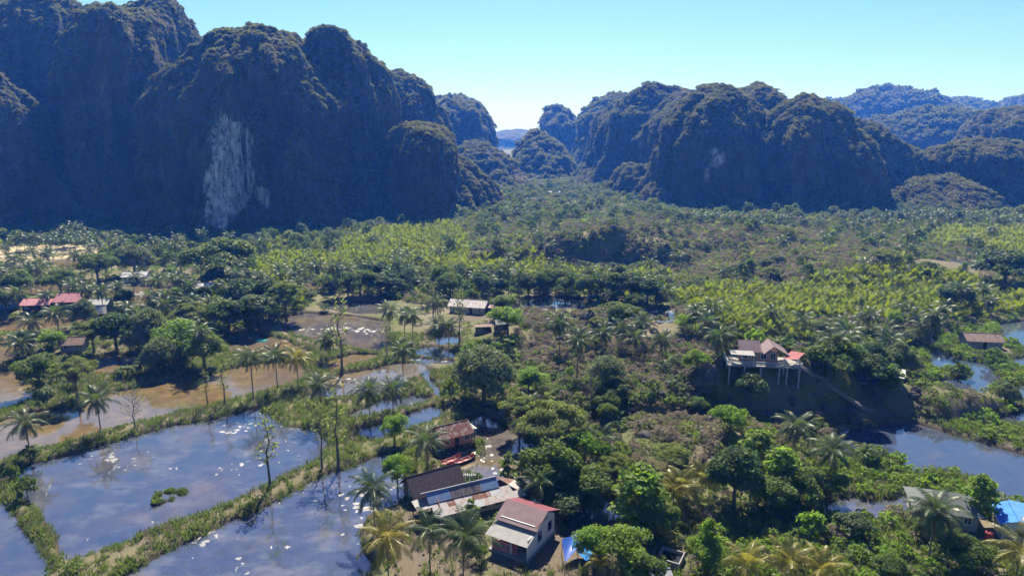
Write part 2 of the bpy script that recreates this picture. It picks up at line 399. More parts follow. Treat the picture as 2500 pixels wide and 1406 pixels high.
def hit(px, py):
    """where the sight line of a pixel meets the modelled ground"""
    u = (px - 1250) / F; v = (703 - py) / F; dy = CT + v * ST; dz = -ST + v * CT
    t = np.linspace(60, 900, 3000); x = u * t; y = dy * t; z = CAMZ + dz * t
    g = samp(GZ, x, y); k = np.argmax(z < g)
    return float(x[k]), float(y[k])

def grid_faces(nx, ny):
    i = np.arange(nx - 1)[None, :] + nx * np.arange(ny - 1)[:, None]
    return np.stack([i, i + 1, i + nx + 1, i + nx], -1).reshape(-1, 4)
# ------------------------------------------------------------------ ground sheet
gx, gy = GX.ravel(), GY.ravel()
pth = np.full(gx.shape, 9.0)
for P, w in PATHW: pth = np.minimum(pth, line_d(P, gx, gy) - w)
PTH = pth.reshape(GX.shape).copy()
for Y in YARDS: pth = np.minimum(pth, poly_sd(GP(Y, .6), gx, gy) + .6 + 1.6 * fbm(gx / 3, gy / 3, s=61, o=3))
fld = np.full(gx.shape, 9.0)
for Y in FIELDS: fld = np.minimum(fld, poly_sd(GP(Y, .6), gx, gy))
gm, nt, out = mat("earth_and_turf"); h = N(nt); p = h.pos()
n1 = h.noise(.06, 5, .6, p); n2 = h.noise(.7, 6, .65, p); n3 = h.noise(4.0, 5, .7, p)
turf = h.mix(h.ramp(n2, .35, .65), (.07, .09, .03), (.13, .125, .055))
turf = h.mix(h.ramp(n1, .45, .62), turf, (.17, .14, .10))
soil = h.mix(h.ramp(n3, .35, .65), (.085, .068, .05), (.17, .138, .105))
c = h.mix(h.ramp(h.math('ADD', h.attr("path"), h.ramp(n2, 0, 1, -.9, .9)), -.45, .5), soil, turf)
c = h.mix(h.ramp(h.attr("field"), 0, 3), (.38, .31, .19), c)
c = h.mix(h.ramp(h.attr("shore"), -.2, .9), (.05, .04, .028), c)
c = h.mix(h.ramp(n3, .55, .75, 0, .5), c, (.03, .03, .018))
h.bsdf(out, c, .95, .1, bump=n3, bstr=.8, bdist=.15)
me = mesh_raw("ground", np.stack([gx, gy, GZ.ravel()], -1), grid_faces(len(AX), len(AY)), [gm], smooth=True,
              attrs={"path": np.clip(pth, -9, 9), "field": np.clip(fld, -9, 9), "shore": np.clip(GSD.ravel() - .5, -5, 9)})
tag(obj("ground", me), "brown and green valley floor between the ponds", "ground", kind='structure')

# ------------------------------------------------------------------ water sheet
WX = np.arange(-240, 300, 1.5); WY = np.arange(62, 330, 1.5); wx, wy = np.meshgrid(WX, WY); sx, sy = wx.ravel(), wy.ravel()
best = np.full(sx.shape, 1e9); mud = np.zeros(sx.shape); scm = np.zeros(sx.shape)
for P, m_, s_ in PONDW:
    x0, y0 = P.min(0) - 12; x1, y1 = P.max(0) + 12
    k = np.where((sx > x0) & (sx < x1) & (sy > y0) & (sy < y1))[0]
    if len(k) == 0: continue
    d = poly_sd(P, sx[k], sy[k]); b = d < best[k]; kk = k[b]; best[kk] = d[b]; mud[kk] = m_; scm[kk] = s_
wm, nt, out = mat("pond_water"); h = N(nt); p = h.pos()
n1 = h.noise(.08, 4, .6, p); n2 = h.noise(.35, 6, .65, p); n3 = h.noise(1.1, 5, .6, p)
mudf = h.math('ADD', h.attr("mud"), h.ramp(n1, .3, .7, -.22, .22))
deep = h.mix(h.ramp(n2, .35, .65), (.03, .042, .075), (.05, .06, .088))
brown = h.mix(h.ramp(n2, .35, .65), (.10, .072, .030), (.17, .12, .06))
wc = h.mix(h.ramp(mudf, .1, .8), deep, brown)
# floating scum: small pale flakes and darker weed
sv = h.n("ShaderNodeTexVoronoi"); sv.inputs['Scale'].default_value = .62; sv.inputs['Randomness'].default_value = 1
wv = h.n("ShaderNodeVectorMath", operation='ADD'); h.l(p, wv.inputs[0])
dn = h.n("ShaderNodeTexNoise"); dn.inputs['Scale'].default_value = .9; dn.inputs['Detail'].default_value = 4; h.l(p, dn.inputs['Vector'])
ds = h.n("ShaderNodeVectorMath", operation='SCALE'); ds.inputs[3].default_value = 2.2; h.l(dn.outputs['Color'], ds.inputs[0]); h.l(ds.outputs[0], wv.inputs[1])
h.l(wv.outputs[0], sv.inputs['Vector'])
flake = h.math('SUBTRACT', h.ramp(h.math('ADD', h.noise(.055, 3, .6, p), h.math('MULTIPLY', h.attr('scum'), .09)), .54, .72, 0, .60), sv.outputs['Distance'])
flake = h.math('MULTIPLY', h.ramp(flake, .02, .12), h.ramp(h.attr("scum"), .1, .5))
flake = h.math('MULTIPLY', flake, h.ramp(h.noise(.6, 3, .6, p), .35, .42))
weed = h.math('MULTIPLY', h.ramp(h.noise(.5, 6, .7, p), .54, .60, 0, .6), h.ramp(h.attr("scum"), .3, .9))
wc = h.mix(weed, wc, (.035, .035, .025))

rf = h.mix(flake, (.045, .045, .045), (.95, .95, .95))
rp = h.noise(1.6, 3, .5, h.vscale(p, (1, 1, 1)))
film = h.math('MULTIPLY', h.ramp(h.noise(.13, 6, .62, h.vscale(p, (1, 1.6, 1))), .50, .72, 0, .6), h.ramp(h.attr('scum'), .1, .35)); wc = h.mix(film, wc, (.17, .165, .165))
wc = h.mix(flake, wc, (.19, .18, .17))
P_ = h.bsdf(out, wc, rf, .5, bump=rp, bstr=.035, bdist=.2, IOR=2.0)
me = mesh_raw("water", np.stack([sx, sy, np.zeros(len(sx))], -1), grid_faces(len(WX), len(WY)), [wm], smooth=True, attrs={"mud": mud, "scum": scm})
tag(obj("water", me), "still fish pond water, blue and brown", "water", kind='structure')

# ------------------------------------------------------------------ karst hills
hm, nt, out = mat("karst_slope"); h = N(nt); p = h.pos()
sv_ = h.vscale(p, (.35, .35, .07)); st_ = h.noise(1.0, 6, .7, sv_); n1 = h.noise(.18, 6, .7, p); n0 = h.noise(.02, 3, .6, p)
c = h.mix(h.ramp(n1, .35, .65), (.022, .030, .016), (.07, .062, .040))
c = h.mix(h.ramp(n0, .42, .6, 0, .5), c, (.10, .082, .055))
c = h.mix(h.ramp(st_, .56, .68, 0, .75), c, (.24, .22, .21))
bare = h.attr("bare"); lim = h.noise(1.0, 7, .75, h.vscale(p, (.5, .5, .09)))
lc = h.mix(h.ramp(lim, .40, .60), (.60, .56, .53), (.12, .11, .11))
hole = h.ramp(h.noise(.22, 5, .7, p), .56, .64)
lc = h.mix(hole, lc, (.03, .035, .02))
c = h.mix(h.ramp(h.math('ADD', bare, h.ramp(lim, .3, .7, .25, -.25)), .42, .58), c, lc)
h.bsdf(out, c, .95, .1, bump=st_, bstr=1.0, bdist=1.6)
HILLS = []   # (mesh data for scattering, distance)
def karst(label, xl, xr, ytop, ybase, depth, dist=None, steep=.28, flat=.75, seed=1, px_top=None, res=1.0, cap=1.9, flute=.21, bare=None, nrep=True, yc=None):
    """One karst tower. xl, xr: screen columns of its walls; ytop: crest; ybase: foot; depth: half depth in metres."""
    d0 = dist
    if d0 is None:      # the dark foot in view is where its shadow ends; the wall itself stands that much farther off
        d0 = dist_of(ybase)
        for _ in range(4): d0 = dist_of(ybase) + max(0, zat(ytop, d0 + depth * .6) / math.tan(SUN_EL) - depth * .75)
    cy = d0 + depth; xm = (xl + xr) / 2
    zt = zat(ytop, cy - depth * .35)
    rx = (PX(xr, cy, zt / 2) - PX(xl, cy, zt / 2)) / 2; cx = (PX(xr, cy, zt / 2) + PX(xl, cy, zt / 2)) / 2
    lean = 0 if px_top is None else (PX(px_top, cy, zt) - cx)
    nth = int(max(70, 2 * math.pi * max(rx, depth) / (3.2 * res))); nph = int(max(40, zt / (2.2 * res)))
    th = np.linspace(0, 2 * np.pi, nth, endpoint=False); ph = np.linspace(0, 1, nph + 18)
    TH, PH = np.meshgrid(th, ph)
    hw = min(.78, max(.04, 1.13 - flat)); tw = .5 * hw + .1
    a = np.clip((PH - tw) / (1 - tw), 0, 1) * np.pi / 2; q = np.clip(PH / tw, 0, 1)
    rc = 1 - a / (np.pi / 2); r = rc ** .93 * (.93 + .09 * (1 - q) + .16 * (1 - q) ** 5); r[-1] = 0
    z = zt * (hw * q + (1 - hw) * (1 - rc ** cap))
    kx, ky = np.cos(TH), np.sin(TH)
    sq = 1 / (np.abs(kx) ** 2.6 + np.abs(ky) ** 2.6) ** (1 / 2.6)
    nz = fbm(kx * 2.2 + seed, ky * 2.2, z / 160, s=seed, o=3); n2 = fbm(kx * 7 + seed, ky * 7, z / 70, s=seed + 5, o=3)
    rid = 1 - np.abs(vnoise(kx * 4.5 + seed, ky * 4.5, z / 120, s=seed + 9))
    r = r * sq * (1 + flute * 1.1 * nz + flute * .5 * n2 + flute * .7 * (rid - .6))
    X = cx + lean * (z / zt) + rx * r * kx; Y = cy + depth * r * ky
    Z = z + zt * .13 * fbm(X / 45, Y / 45, 0, s=seed + 2, o=3) * sst(0, .35, PH) + 3 * fbm(X / 12, Y / 12, 0, s=seed + 3, o=3) * sst(.1, .5, PH)
    dx = fbm(X / 14, Y / 14, Z / 26, s=seed + 7, o=4)
    ex = fbm(X / 30 + 7, Y / 30, Z / 34, s=seed + 8, o=2); big = min(1.0, depth / 50)
    X = X + kx * (dx * 6 + ex * 13 * big) * (1 - PH ** 6); Y = Y + ky * (dx * 6 + ex * 13 * big) * (1 - PH ** 6)
    gr = np.abs(vnoise(kx * 13 + seed, ky * 13, Z / 60, s=seed + 33)); wallk = sst(.0, .12, PH) * (1 - sst(tw, min(.98, tw + .3), PH))
    X = X - kx * 5.0 * big * (1 - sst(0, .35, gr)) * wallk; Y = Y - ky * 5.0 * big * (1 - sst(0, .35, gr)) * wallk
    Z[0] = -3
    V = np.stack([X, Y, Z], -1).reshape(-1, 3); ny = len(ph)
    i = (np.arange(nth)[None, :] + nth * np.arange(ny - 1)[:, None]); j = ((np.arange(nth) + 1) % nth)[None, :] + nth * np.arange(ny - 1)[:, None]
    Fc = np.stack([i, j, j + nth, i + nth], -1).reshape(-1, 4)
    bv = np.zeros(len(V))
    if bare:
        ux, uy = proj(V[:, 0], V[:, 1], V[:, 2]); front = V[:, 1] < cy
        for bx, by, bw, bh in bare:
            wob = 1 + .35 * fbm(V[:, 0] / 9, V[:, 2] / 14, 0, s=seed + 40, o=3)
            rr = (np.abs((ux - bx) / bw) ** 2.6 + np.abs((uy - by) / bh) ** 2.6) ** (1 / 2.6) * wob
            bv = np.maximum(bv, np.clip(1.45 - rr, 0, 1) * front)
    me = mesh_raw("karst_hill", V, Fc, [hm], smooth=True, attrs={"bare": bv})
    o = obj("karst_hill", me); tag(o, label, "hill", "karst hills round the valley", 'structure')
    HILLS.append((V, Fc, bv, d0, seed)); return o
karst("wide shaded karst wall at the far left edge", -420, 225, -12, 590, 95, dist=500, seed=3, cap=2.6, flat=.7, px_top=60)
karst("sunlit green outcrop low on the left edge", -190, 150, 172, 600, 48, dist=425, seed=11, cap=1.5, flat=1.0, steep=.5, px_top=-20, res=.8)
karst("tall dark karst tower behind the white-faced one", 190, 520, 2, 600, 80, dist=480, seed=5, cap=2.4, flat=.52, px_top=350)
karst("karst tower with a white limestone patch", 372, 818, 92, 622, 62, dist=435, seed=8, cap=3.0, flat=.44, steep=.30, px_top=610, res=.75)
karst("bulging buttress that carries the white limestone patch", 478, 700, 178, 624, 34, dist=428, seed=108, flat=.5, px_top=590, res=.7, bare=[(565, 375, 54, 78), (556, 450, 56, 82), (530, 515, 30, 42), (650, 480, 24, 24)])
karst("narrow sunlit rib right of the white limestone patch", 690, 832, 330, 612, 26, dist=425, seed=109, flat=.8, px_top=735, res=.8)
karst("upper left lobe of the white-faced tower", 385, 560, 130, 610, 45, dist=450, seed=110, cap=1.8, flat=.75, px_top=500, res=.8)
karst("wooded crest lobe above the white-faced tower", 540, 800, 78, 600, 50, dist=480, seed=112, cap=2.4, flat=.8, px_top=640, res=.8)
karst("blunt karst tower right of the white-faced one", 735, 985, 100, 575, 62, dist=492, seed=13, cap=3.2, flat=.38, steep=.26, px_top=830, res=.8)
karst("smaller karst tower behind the blunt one", 915, 1092, 178, 480, 75, dist=640, seed=17, cap=2.4, flat=.45, px_top=985)
karst("low dark karst shoulder at the foot of the left wall", 935, 1118, 318, 548, 45, seed=19, cap=2.4, flat=.42, steep=.26, px_top=1030, res=.8)
karst("brown scrubby slope beside the left wall", 1010, 1232, 372, 505, 60, dist=520, seed=23, flat=.9, steep=.6, px_top=1075)
karst("hazy cliff before the gap on its left side", 1040, 1200, 240, 430, 150, dist=950, seed=29, cap=2.6, flat=.36, res=2, steep=.24, px_top=1100)
karst("green talus slope left of the gap", 1050, 1300, 345, 470, 110, dist=740, seed=31, cap=1.35, flat=1.08, steep=.65, res=2, px_top=1160)
karst("far pale hill in the gap", 1170, 1340, 318, 400, 300, dist=2500, seed=37, flat=.6, res=8)
karst("far pale ridge behind the gap", 1250, 1480, 322, 400, 300, dist=2900, seed=38, flat=.6, res=8)
karst("farthest pale ridge left in the gap", 1120, 1260, 326, 400, 500, dist=5200, seed=39, flat=.6, res=14)
karst("small round hill in the middle of the gap", 1238, 1388, 326, 455, 90, dist=900, seed=41, cap=1.5, flat=.85, steep=.36, res=2, px_top=1308)
karst("round topped tower in the gap", 1318, 1412, 268, 440, 110, dist=1250, seed=43, flat=.42, steep=.24, res=2.5, px_top=1362)
karst("far shoulder behind the round topped tower", 1385, 1470, 290, 430, 150, dist=2000, seed=44, flat=.5, res=3)
karst("slanting blue cliff right of the gap", 1400, 1560, 236, 440, 110, dist=1050, seed=47, flat=.4, steep=.3, res=2, px_top=1500)
karst("large steep cliff right of the gap", 1425, 1690, 208, 466, 110, dist=770, seed=53, cap=2.3, flat=.42, steep=.26, res=1.6, px_top=1600)
karst("lit rounded flank beside the steep cliff", 1530, 1720, 232, 478, 70, dist=680, seed=59, flat=.62, steep=.38, res=1.5, px_top=1680)
karst("small lit knoll at the foot of the flank", 1480, 1620, 405, 500, 40, dist=640, seed=61, flat=.8, steep=.5, res=1.5)
karst("right massif left tower with a pale patch", 1592, 1850, 222, 522, 62, seed=67, cap=2.3, flat=.46, steep=.32, px_top=1745, res=.9)
karst("right massif highest tower behind", 1730, 1985, 198, 522, 70, dist=650, seed=71, cap=1.9, flat=.55, steep=.32, px_top=1835)
karst("right massif middle tower", 1830, 2150, 245, 528, 62, seed=73, cap=2.1, flat=.58, steep=.38, px_top=1965, res=.9)
karst("right massif falling shoulder", 2000, 2282, 368, 532, 62, dist=600, seed=79, flat=.6, steep=.34, px_top=2120)
karst("front dome of the right massif on its left", 1625, 1860, 268, 524, 40, seed=114, cap=2.0, flat=.52, px_top=1735, res=.9, bare=[(1750, 385, 22, 26), (1725, 425, 7, 20)])
karst("front dome of the right massif at its middle", 1880, 2105, 248, 528, 45, seed=115, cap=1.8, flat=.72, px_top=1965, res=.9, bare=[(1945, 457, 20, 9)])
karst("sloping right shoulder of the right massif", 1965, 2275, 288, 530, 50, dist=600, seed=117, cap=1.8, flat=.66, px_top=2050)
karst("last low dome of the right massif", 2140, 2312, 366, 532, 42, dist=590, seed=116, cap=2.3, flat=.5, px_top=2200)
karst("broad blue ridge behind the right massif", 1900, 2420, 220, 470, 200, dist=1500, seed=83, flat=.75, steep=.45, res=2.5, flute=.2, px_top=2170)
karst("rounded hill before the broad blue ridge", 2090, 2410, 268, 450, 120, dist=1050, seed=85, flat=.6, steep=.4, res=2, flute=.2, px_top=2270)
karst("distant double hill near the right edge", 2250, 2450, 245, 450, 200, dist=1900, seed=89, flat=.6, res=4)
karst("distant hill at the right edge", 2400, 2640, 232, 450, 200, dist=1800, seed=91, flat=.6, res=4)
karst("wooded hill at the right edge", 2385, 2760, 255, 500, 90, dist=740, seed=97, cap=2.4, flat=.45, steep=.4, res=1.6)
karst("dark domed hill in front on the right", 2290, 2640, 345, 515, 60, dist=545, seed=101, cap=2.4, flat=.45, steep=.36, res=1.1, px_top=2420)
karst("wooded foothill at the right", 2120, 2420, 432, 532, 60, dist=515, seed=103, flat=1.0, steep=.7, res=1.2, px_top=2310)
# ------------------------------------------------------------------ plants: prototypes
def quads(C, U, Vv):
    """leaf quads round centres C with half axes U, Vv"""
    n = len(C); P = np.stack([C - U * .35 - Vv, C + U - Vv * .1, C + U * .2 + Vv, C - U + Vv * .15], 1).reshape(-1, 3)
    return P, np.arange(n * 4).reshape(-1, 4)
def rand_frames(n, rg, nrm=None, flatten=.6):
    a = rg.normal(size=(n, 3))
    if nrm is not None: a = a * flatten + nrm
    a /= np.linalg.norm(a, axis=1, keepdims=True) + 1e-9
    b = rg.normal(size=(n, 3)); u = np.cross(a, b); u /= np.linalg.norm(u, axis=1, keepdims=True) + 1e-9
    return u, np.cross(a, u)
def crown_mesh(name, m, clusters, leaf, per, seed, vol=.35, aspect=.55):
    """clusters: rows of x, y, z, r, squash"""
    rg = np.random.default_rng(seed); Cs, Ts, Ns = [], [], []
    for x, y, z, r, sq in clusters:
        n = int(per * r * r) + 6
        d = rg.normal(size=(n, 3)); d /= np.linalg.norm(d, axis=1, keepdims=True); d[:, 2] = np.where(d[:, 2] < -.35, -d[:, 2] * .6, d[:, 2])
        rr = r * (1 - vol * rg.random(n) ** 1.5)
        q = d * rr[:, None] * np.array([1, 1, sq]); Cs.append(q + [x, y, z]); Ns.append(d); Ts.append(np.full(n, rg.random() * .5) + rg.random(n) * .5)
    Cc = np.vstack(Cs); Nn = np.vstack(Ns); T = np.hstack(Ts); n = len(Cc)
    u, v = rand_frames(n, rg, Nn + [0, 0, .4], .75); s = leaf * (.6 + .8 * rg.random(n))[:, None]
    P, Fc = quads(Cc, u * s, v * s * aspect)
    return mesh_raw(name, P, Fc, [m], attrs={"tone": np.repeat(T, 4)})
def clus(kind, n, R, Hc, hz, seed):
    rg = np.random.default_rng(seed); L = []
    for i in range(n):
        if kind == 'round':
            a = rg.random() * 6.283; t = (i + .5) / n; el = math.asin(-.35 + 1.35 * t); k = .55 + .25 * rg.random()
            L.append((R * k * math.cos(el) * math.cos(a * 1 + i * 2.4), R * k * math.cos(el) * math.sin(a * 0 + i * 2.4), hz + Hc * k * math.sin(el), R * (.34 + .16 * rg.random()), .8))
        elif kind == 'umbrella':
            rr = R * math.sqrt((i + .5) / n) * .92; a = i * 2.4
            L.append((rr * math.cos(a), rr * math.sin(a), hz + Hc * (1 - (rr / R) ** 2) * .8 + rg.normal() * .35, R * (.17 + .10 * rg.random()), .38))
        elif kind == 'tall':
            t = (i + .5) / n; rr = R * (.25 + .75 * math.sin(math.pi * min(1, t * .9 + .12))) * .6; a = i * 2.4
            L.append((rr * math.cos(a), rr * math.sin(a), hz - Hc + 2 * Hc * t, R * (.30 + .2 * rg.random()), .8))
        elif kind == 'dome':
            a = i * 2.4; t = (i + .5) / n; rr = R * math.sqrt(t) * .78
            L.append((rr * math.cos(a), rr * math.sin(a), hz + Hc * math.sqrt(max(0, 1 - t * .92)) * (.75 + .2 * rg.random()), R * (.22 + .12 * rg.random()), .75))
    return L
def limbs(cl, h0, r0, seed, frac=.8):
    rg = random.Random(seed); b = MB(); top = h0
    b.tube([(0, 0, -.6), (.05, 0, h0 * .5), (0, 0, h0)], [r0 * 1.5, r0 * 1.05, r0 * .85], 7)
    for x, y, z, r, s in cl:
        if rg.random() > frac: continue
        s0 = h0 * (.75 + .25 * rg.random()); m = Vector((x * .45 + rg.uniform(-.3, .3), y * .45 + rg.uniform(-.3, .3), s0 + (z - s0) * .55))
        b.tube([(0, 0, s0), m, (x * .95, y * .95, z)], [r0 * .5, r0 * .3, r0 * .1], 5, cap=False)
    return b.mesh("trunk", BARK)
class Proto: pass
TREES = {}
def tree_proto(key, kind, n, R, Hc, hz, m, leaf, per, th, tr, seed, nv=2, aspect=.55, vol=.35):
    L = []
    for k in range(nv):
        cl = clus(kind, n, R, Hc, hz, seed + k * 7)
        L.append((crown_mesh("crown", m, cl, leaf, per, seed + k, vol, aspect), limbs(cl, th, tr, seed + k)))
    TREES[key] = (L, R, hz + Hc)
tree_proto('dark', 'round', 26, 4.2, 3.6, 5.6, LEAF_DARK, .26, 150, 3.6, .28, 100, 3)
tree_proto('mid', 'round', 24, 3.8, 3.3, 5.0, LEAF_MID, .24, 130, 3.2, .24, 120, 3)
tree_proto('grey', 'dome', 44, 4.6, 4.6, 1.0, LEAF_GREY, .20, 150, 2.0, .26, 140, 2)
tree_proto('light', 'round', 20, 3.2, 3.2, 4.4, LEAF_BRIGHT, .19, 130, 3.0, .16, 160, 3, vol=.6)
tree_proto('umbrella', 'umbrella', 46, 6.0, 2.6, 5.2, LEAF_OLIVE, .20, 330, 4.2, .30, 180, 3, vol=.9)
tree_proto('bigleaf', 'tall', 22, 2.5, 3.4, 4.6, LEAF_BRIGHT, .23, 95, 5.0, .14, 200, 2, aspect=.75, vol=.7)
tree_proto('slim', 'tall', 12, 1.3, 3.2, 4.4, LEAF_MID, .34, 60, 5.2, .10, 220, 2, aspect=.7)
tree_proto('bush', 'dome', 12, 1.9, 1.7, .2, LEAF_MID, .22, 120, .8, .08, 240, 2)
tree_proto('brightbush', 'dome', 12, 1.9, 1.5, .2, LEAF_BRIGHT, .22, 120, .8, .08, 250, 2)

def put_tree(name, key, x, y, s=1.0, sz=None, z=None, rz=None, var=None):
    L, R, Ht = TREES[key]; k = rnd.randrange(len(L)) if var is None else var
    cm, tm = L[k]; o = bpy.data.objects.new(name, None); link(o); o.location = (x, y, HZ(x, y) if z is None else z)
    o.scale = (s, s, sz or s); o.rotation_euler = (0, 0, rnd.uniform(0, 6.28) if rz is None else rz)
    obj("crown", cm, o); obj("trunk", tm, o); return o

# palms
def frond(az, e0, L, droop, rg, nl=26, lw=.11, ll=.95, hang=.6):
    """spine quads + leaflets; returns points (n,4,3) and tone"""
    n = 12; p = np.zeros(3); pts = [p.copy()]; dirs = []
    for i in range(n):
        e = e0 - droop * ((i + .5) / n) ** 1.4; d = np.array([math.cos(e) * math.cos(az), math.cos(e) * math.sin(az), math.sin(e)])
        p = p + d * L / n; pts.append(p.copy()); dirs.append(d)
    pts = np.array(pts); dirs.append(dirs[-1]); dirs = np.array(dirs)
    side = np.array([-math.sin(az), math.cos(az), 0]); Q = []; T = []
    for i in range(n):
        w = .055 * (1 - i / n) + .015; Q.append([pts[i] - side * w, pts[i] + side * w, pts[i + 1] + side * w * .8, pts[i + 1] - side * w * .8]); T.append(1.0)
    tw = rg.normal() * .25
    for k in range(nl):
        t = .13 + .87 * (k + rg.random() * .6) / nl; f = t * n; i = min(n - 1, int(f)); b = pts[i] + (pts[i + 1] - pts[i]) * (f - i); d = dirs[i]
        up = np.cross(side, d); up *= np.sign(up[2] + 1e-6)
        for sg in (-1, 1):
            l = ll * math.sin(math.pi * (.18 + .75 * t)) ** .7 * (.85 + .3 * rg.random()); dr = side * sg * (1 + tw * sg * .3) + d * (.55 + .5 * t) + np.array([0, 0, -hang]) * (.6 + .6 * rg.random())
            dr /= np.linalg.norm(dr); m = b + dr * l * .5; e = b + (dr + np.array([0, 0, -.35 * hang])) * l; w = d * lw * .5
            Q.append([b - w * .6, b + w * .6, m + w, m - w]); Q.append([m - w, m + w, e + w * .2, e - w * .2]); T += [.25 + .5 * rg.random()] * 2
    return Q, T
DEADF = leafmat('dead_frond', (.16, .11, .06), (.22, .16, .09), (.2, .15, .07), .2, .8, .1)
def palm_crown(name, m, seed, nf=24, L=4.4, up=.35, low=-.5, young=False):
    rg = np.random.default_rng(seed); Q = []; T = []
    for k in range(nf):
        t = (k + .5) / nf; az = k * 2.4 + rg.normal() * .15; e0 = 1.45 - (1.45 - low) * t ** .8
        ln = L * (.75 + .3 * math.sin(math.pi * min(1, t * 1.1))) * (.9 + .2 * rg.random())
        q, tt = frond(az, e0, ln, .9 + .9 * t * .8 + rg.random() * .25, rg, hang=.35 + .5 * t); Q += q; T += tt
    ng_ = len(Q)
    if not young:
        for k in range(2 + seed % 4):
            q, tt = frond(rg.random() * 6.28, -.75 - .4 * rg.random(), L * .75, .5, rg, nl=18, hang=1.0, ll=.7); Q += q; T += tt
    Q = np.array(Q).reshape(-1, 3); mi = (np.arange(len(Q) // 4) >= ng_).astype(np.int32)
    return mesh_raw(name, Q, np.arange(len(Q)).reshape(-1, 4), [m, DEADF], mi=mi, attrs={"tone": np.repeat(T, 4)})
PCROWN = [palm_crown("crown", PALM_LEAF, 300 + k, [26, 20, 28, 23, 17, 25, 22][k], [4.3, 4.6, 3.9, 4.4, 4.1, 4.7, 4.2][k], low=[-.55, -.3, -.7, -.5, -.8, -.2, -.6][k]) for k in range(7)]
PCROWN_Y = [palm_crown("crown", PALM_YEL, 320 + k, 22, 4.5, low=-.45) for k in range(2)]
PYOUNG = [palm_crown("crown", PALM_YEL, 330 + k, 14, 3.8, low=.2, young=True) for k in range(2)]
PSMALL = []   # lighter meshes for far palms
for k in range(5):
    rg = np.random.default_rng(340 + k); Q = []; T = []
    for j in range(15 + 2 * k):
        t = (j + .5) / 20; q, tt = frond(j * 2.4, 1.45 - 1.95 * t ** .8, 4.3 * (.8 + .3 * rg.random()), 1.2 + .5 * t, rg, nl=9, lw=.30, ll=1.0, hang=.5); Q += q; T += tt
    Q = np.array(Q).reshape(-1, 3); PSMALL.append(mesh_raw("crown", Q, np.arange(len(Q)).reshape(-1, 4), [PALM_LEAF], attrs={"tone": np.repeat(T, 4)}))
def trunk_mesh(h, lean, seed, r=.17):
    rg = random.Random(seed); az = rg.uniform(0, 6.28); b = MB(); pts = []; rs = []
    n = 8
    for i in range(n + 1):
        t = i / n; c = lean * (t ** 1.6); pts.append((c, .25 * math.sin(t * 2.5) * (lean * .2), -.7 + (h + .7) * t)); rs.append(r * (1.0 - .35 * t) * (1.5 if i == 0 else 1))
    return b.tube(pts, rs, 7).mesh("trunk", BARK_PALM, True)
PTR = [(trunk_mesh(10, l, i), l) for i, l in enumerate((0, .8, 1.8, -.8, -1.6, .3))]
def put_palm(x, y, h=10.0, s=1.0, kind='g', lean=None, z=None, sm=False):
    o = bpy.data.objects.new("coconut_palm", None); link(o); o.location = (x, y, HZ(x, y) if z is None else z)
    tm, l = rnd.choice(PTR) if lean is None else min(PTR, key=lambda q: abs(q[1] - lean * 10 / max(h, 1)))
    k = h / 10.0; t = obj("trunk", tm, o); t.scale = (k, 1, k)
    c = obj("crown", rnd.choice(PSMALL if sm else (PCROWN_Y if kind == 'y' else PYOUNG if kind == 'n' else PCROWN)), o, (l * k, 0, h)); c.scale = (s, s, s)
    c.rotation_euler = (rnd.uniform(-.12, .12), rnd.uniform(-.12, .12), rnd.uniform(0, 6.28))
    return o
# dead and half bare trees
def dead_tree(seed, h=9.0, r=.22, spread=.9, n1=16, m=BARK_PALE, up=.3, start=.3):
    rg = random.Random(seed); b = MB(); wob = [(rg.uniform(-.15, .15), rg.uniform(-.15, .15)) for _ in range(9)]
    spine = [Vector((wob[i][0] * i * .4, wob[i][1] * i * .4, h * i / 8 - (.5 if i == 0 else 0))) for i in range(9)]
    b.tube(spine, [r * (1.7 if i == 0 else 1.05 - i / 8.6) for i in range(9)], 7); tips = []
    def br(p, d, L, rr, dep):
        pts = [p]; 
        for i in range(3):
            d = (d + Vector((rg.uniform(-.3, .3), rg.uniform(-.3, .3), rg.uniform(-.12, .25)))).normalized(); p = p + d * L / 3; pts.append(p)
        b.tube(pts, [rr, rr * .75, rr * .5, rr * .28], 4, cap=False); tips.append(p)
        if dep > 0:
            for q in pts[1:]:
                for _ in range(2):
                    br(q, (d + Vector((rg.uniform(-1, 1), rg.uniform(-1, 1), rg.uniform(-.3, .7)))).normalized(), L * .5, rr * .5, dep - 1)
    for k in range(n1):
        t = start + (1 - start) * (k + .5) / n1; a = k * 2.4; i = min(7, int(t * 8)); p = spine[i] + (spine[i + 1] - spine[i]) * (t * 8 - i)
        br(p, Vector((math.cos(a), math.sin(a), up)).normalized(), h * .26 * spread * (1.15 - t * .7), r * .3, 1 if dep2 else 1)
    return b, tips
dep2 = True
DEAD = []
for k, (hh, sp, mm, upp, st) in enumerate([(9, .45, BARK, .15, .3), (11, .5, BARK, .3, .4), (8, 1.5, BARK_PALE, .7, .25), (9, .9, BARK_PALE, .2, .35)]):
    b, tips = dead_tree(500 + k, hh, .16, sp, 24, mm, upp, st); tm = b.mesh("trunk", mm)
    rg = np.random.default_rng(k); C0 = np.array([tuple(t) for t in tips])
    sel = rg.random(len(C0)) < (.30 if k in (0, 3) else .6 if k == 1 else .12); C1 = np.repeat(C0[sel], 3, 0) + rg.normal(size=(sel.sum() * 3, 3)) * .25
    u, v = rand_frames(len(C1), rg); P, Fc = quads(C1, u * .2, v * .13)
    DEAD.append((tm, mesh_raw("leaves", P, Fc, [LEAF_OLIVE], attrs={"tone": np.repeat(rg.random(len(C1)), 4)}), hh))
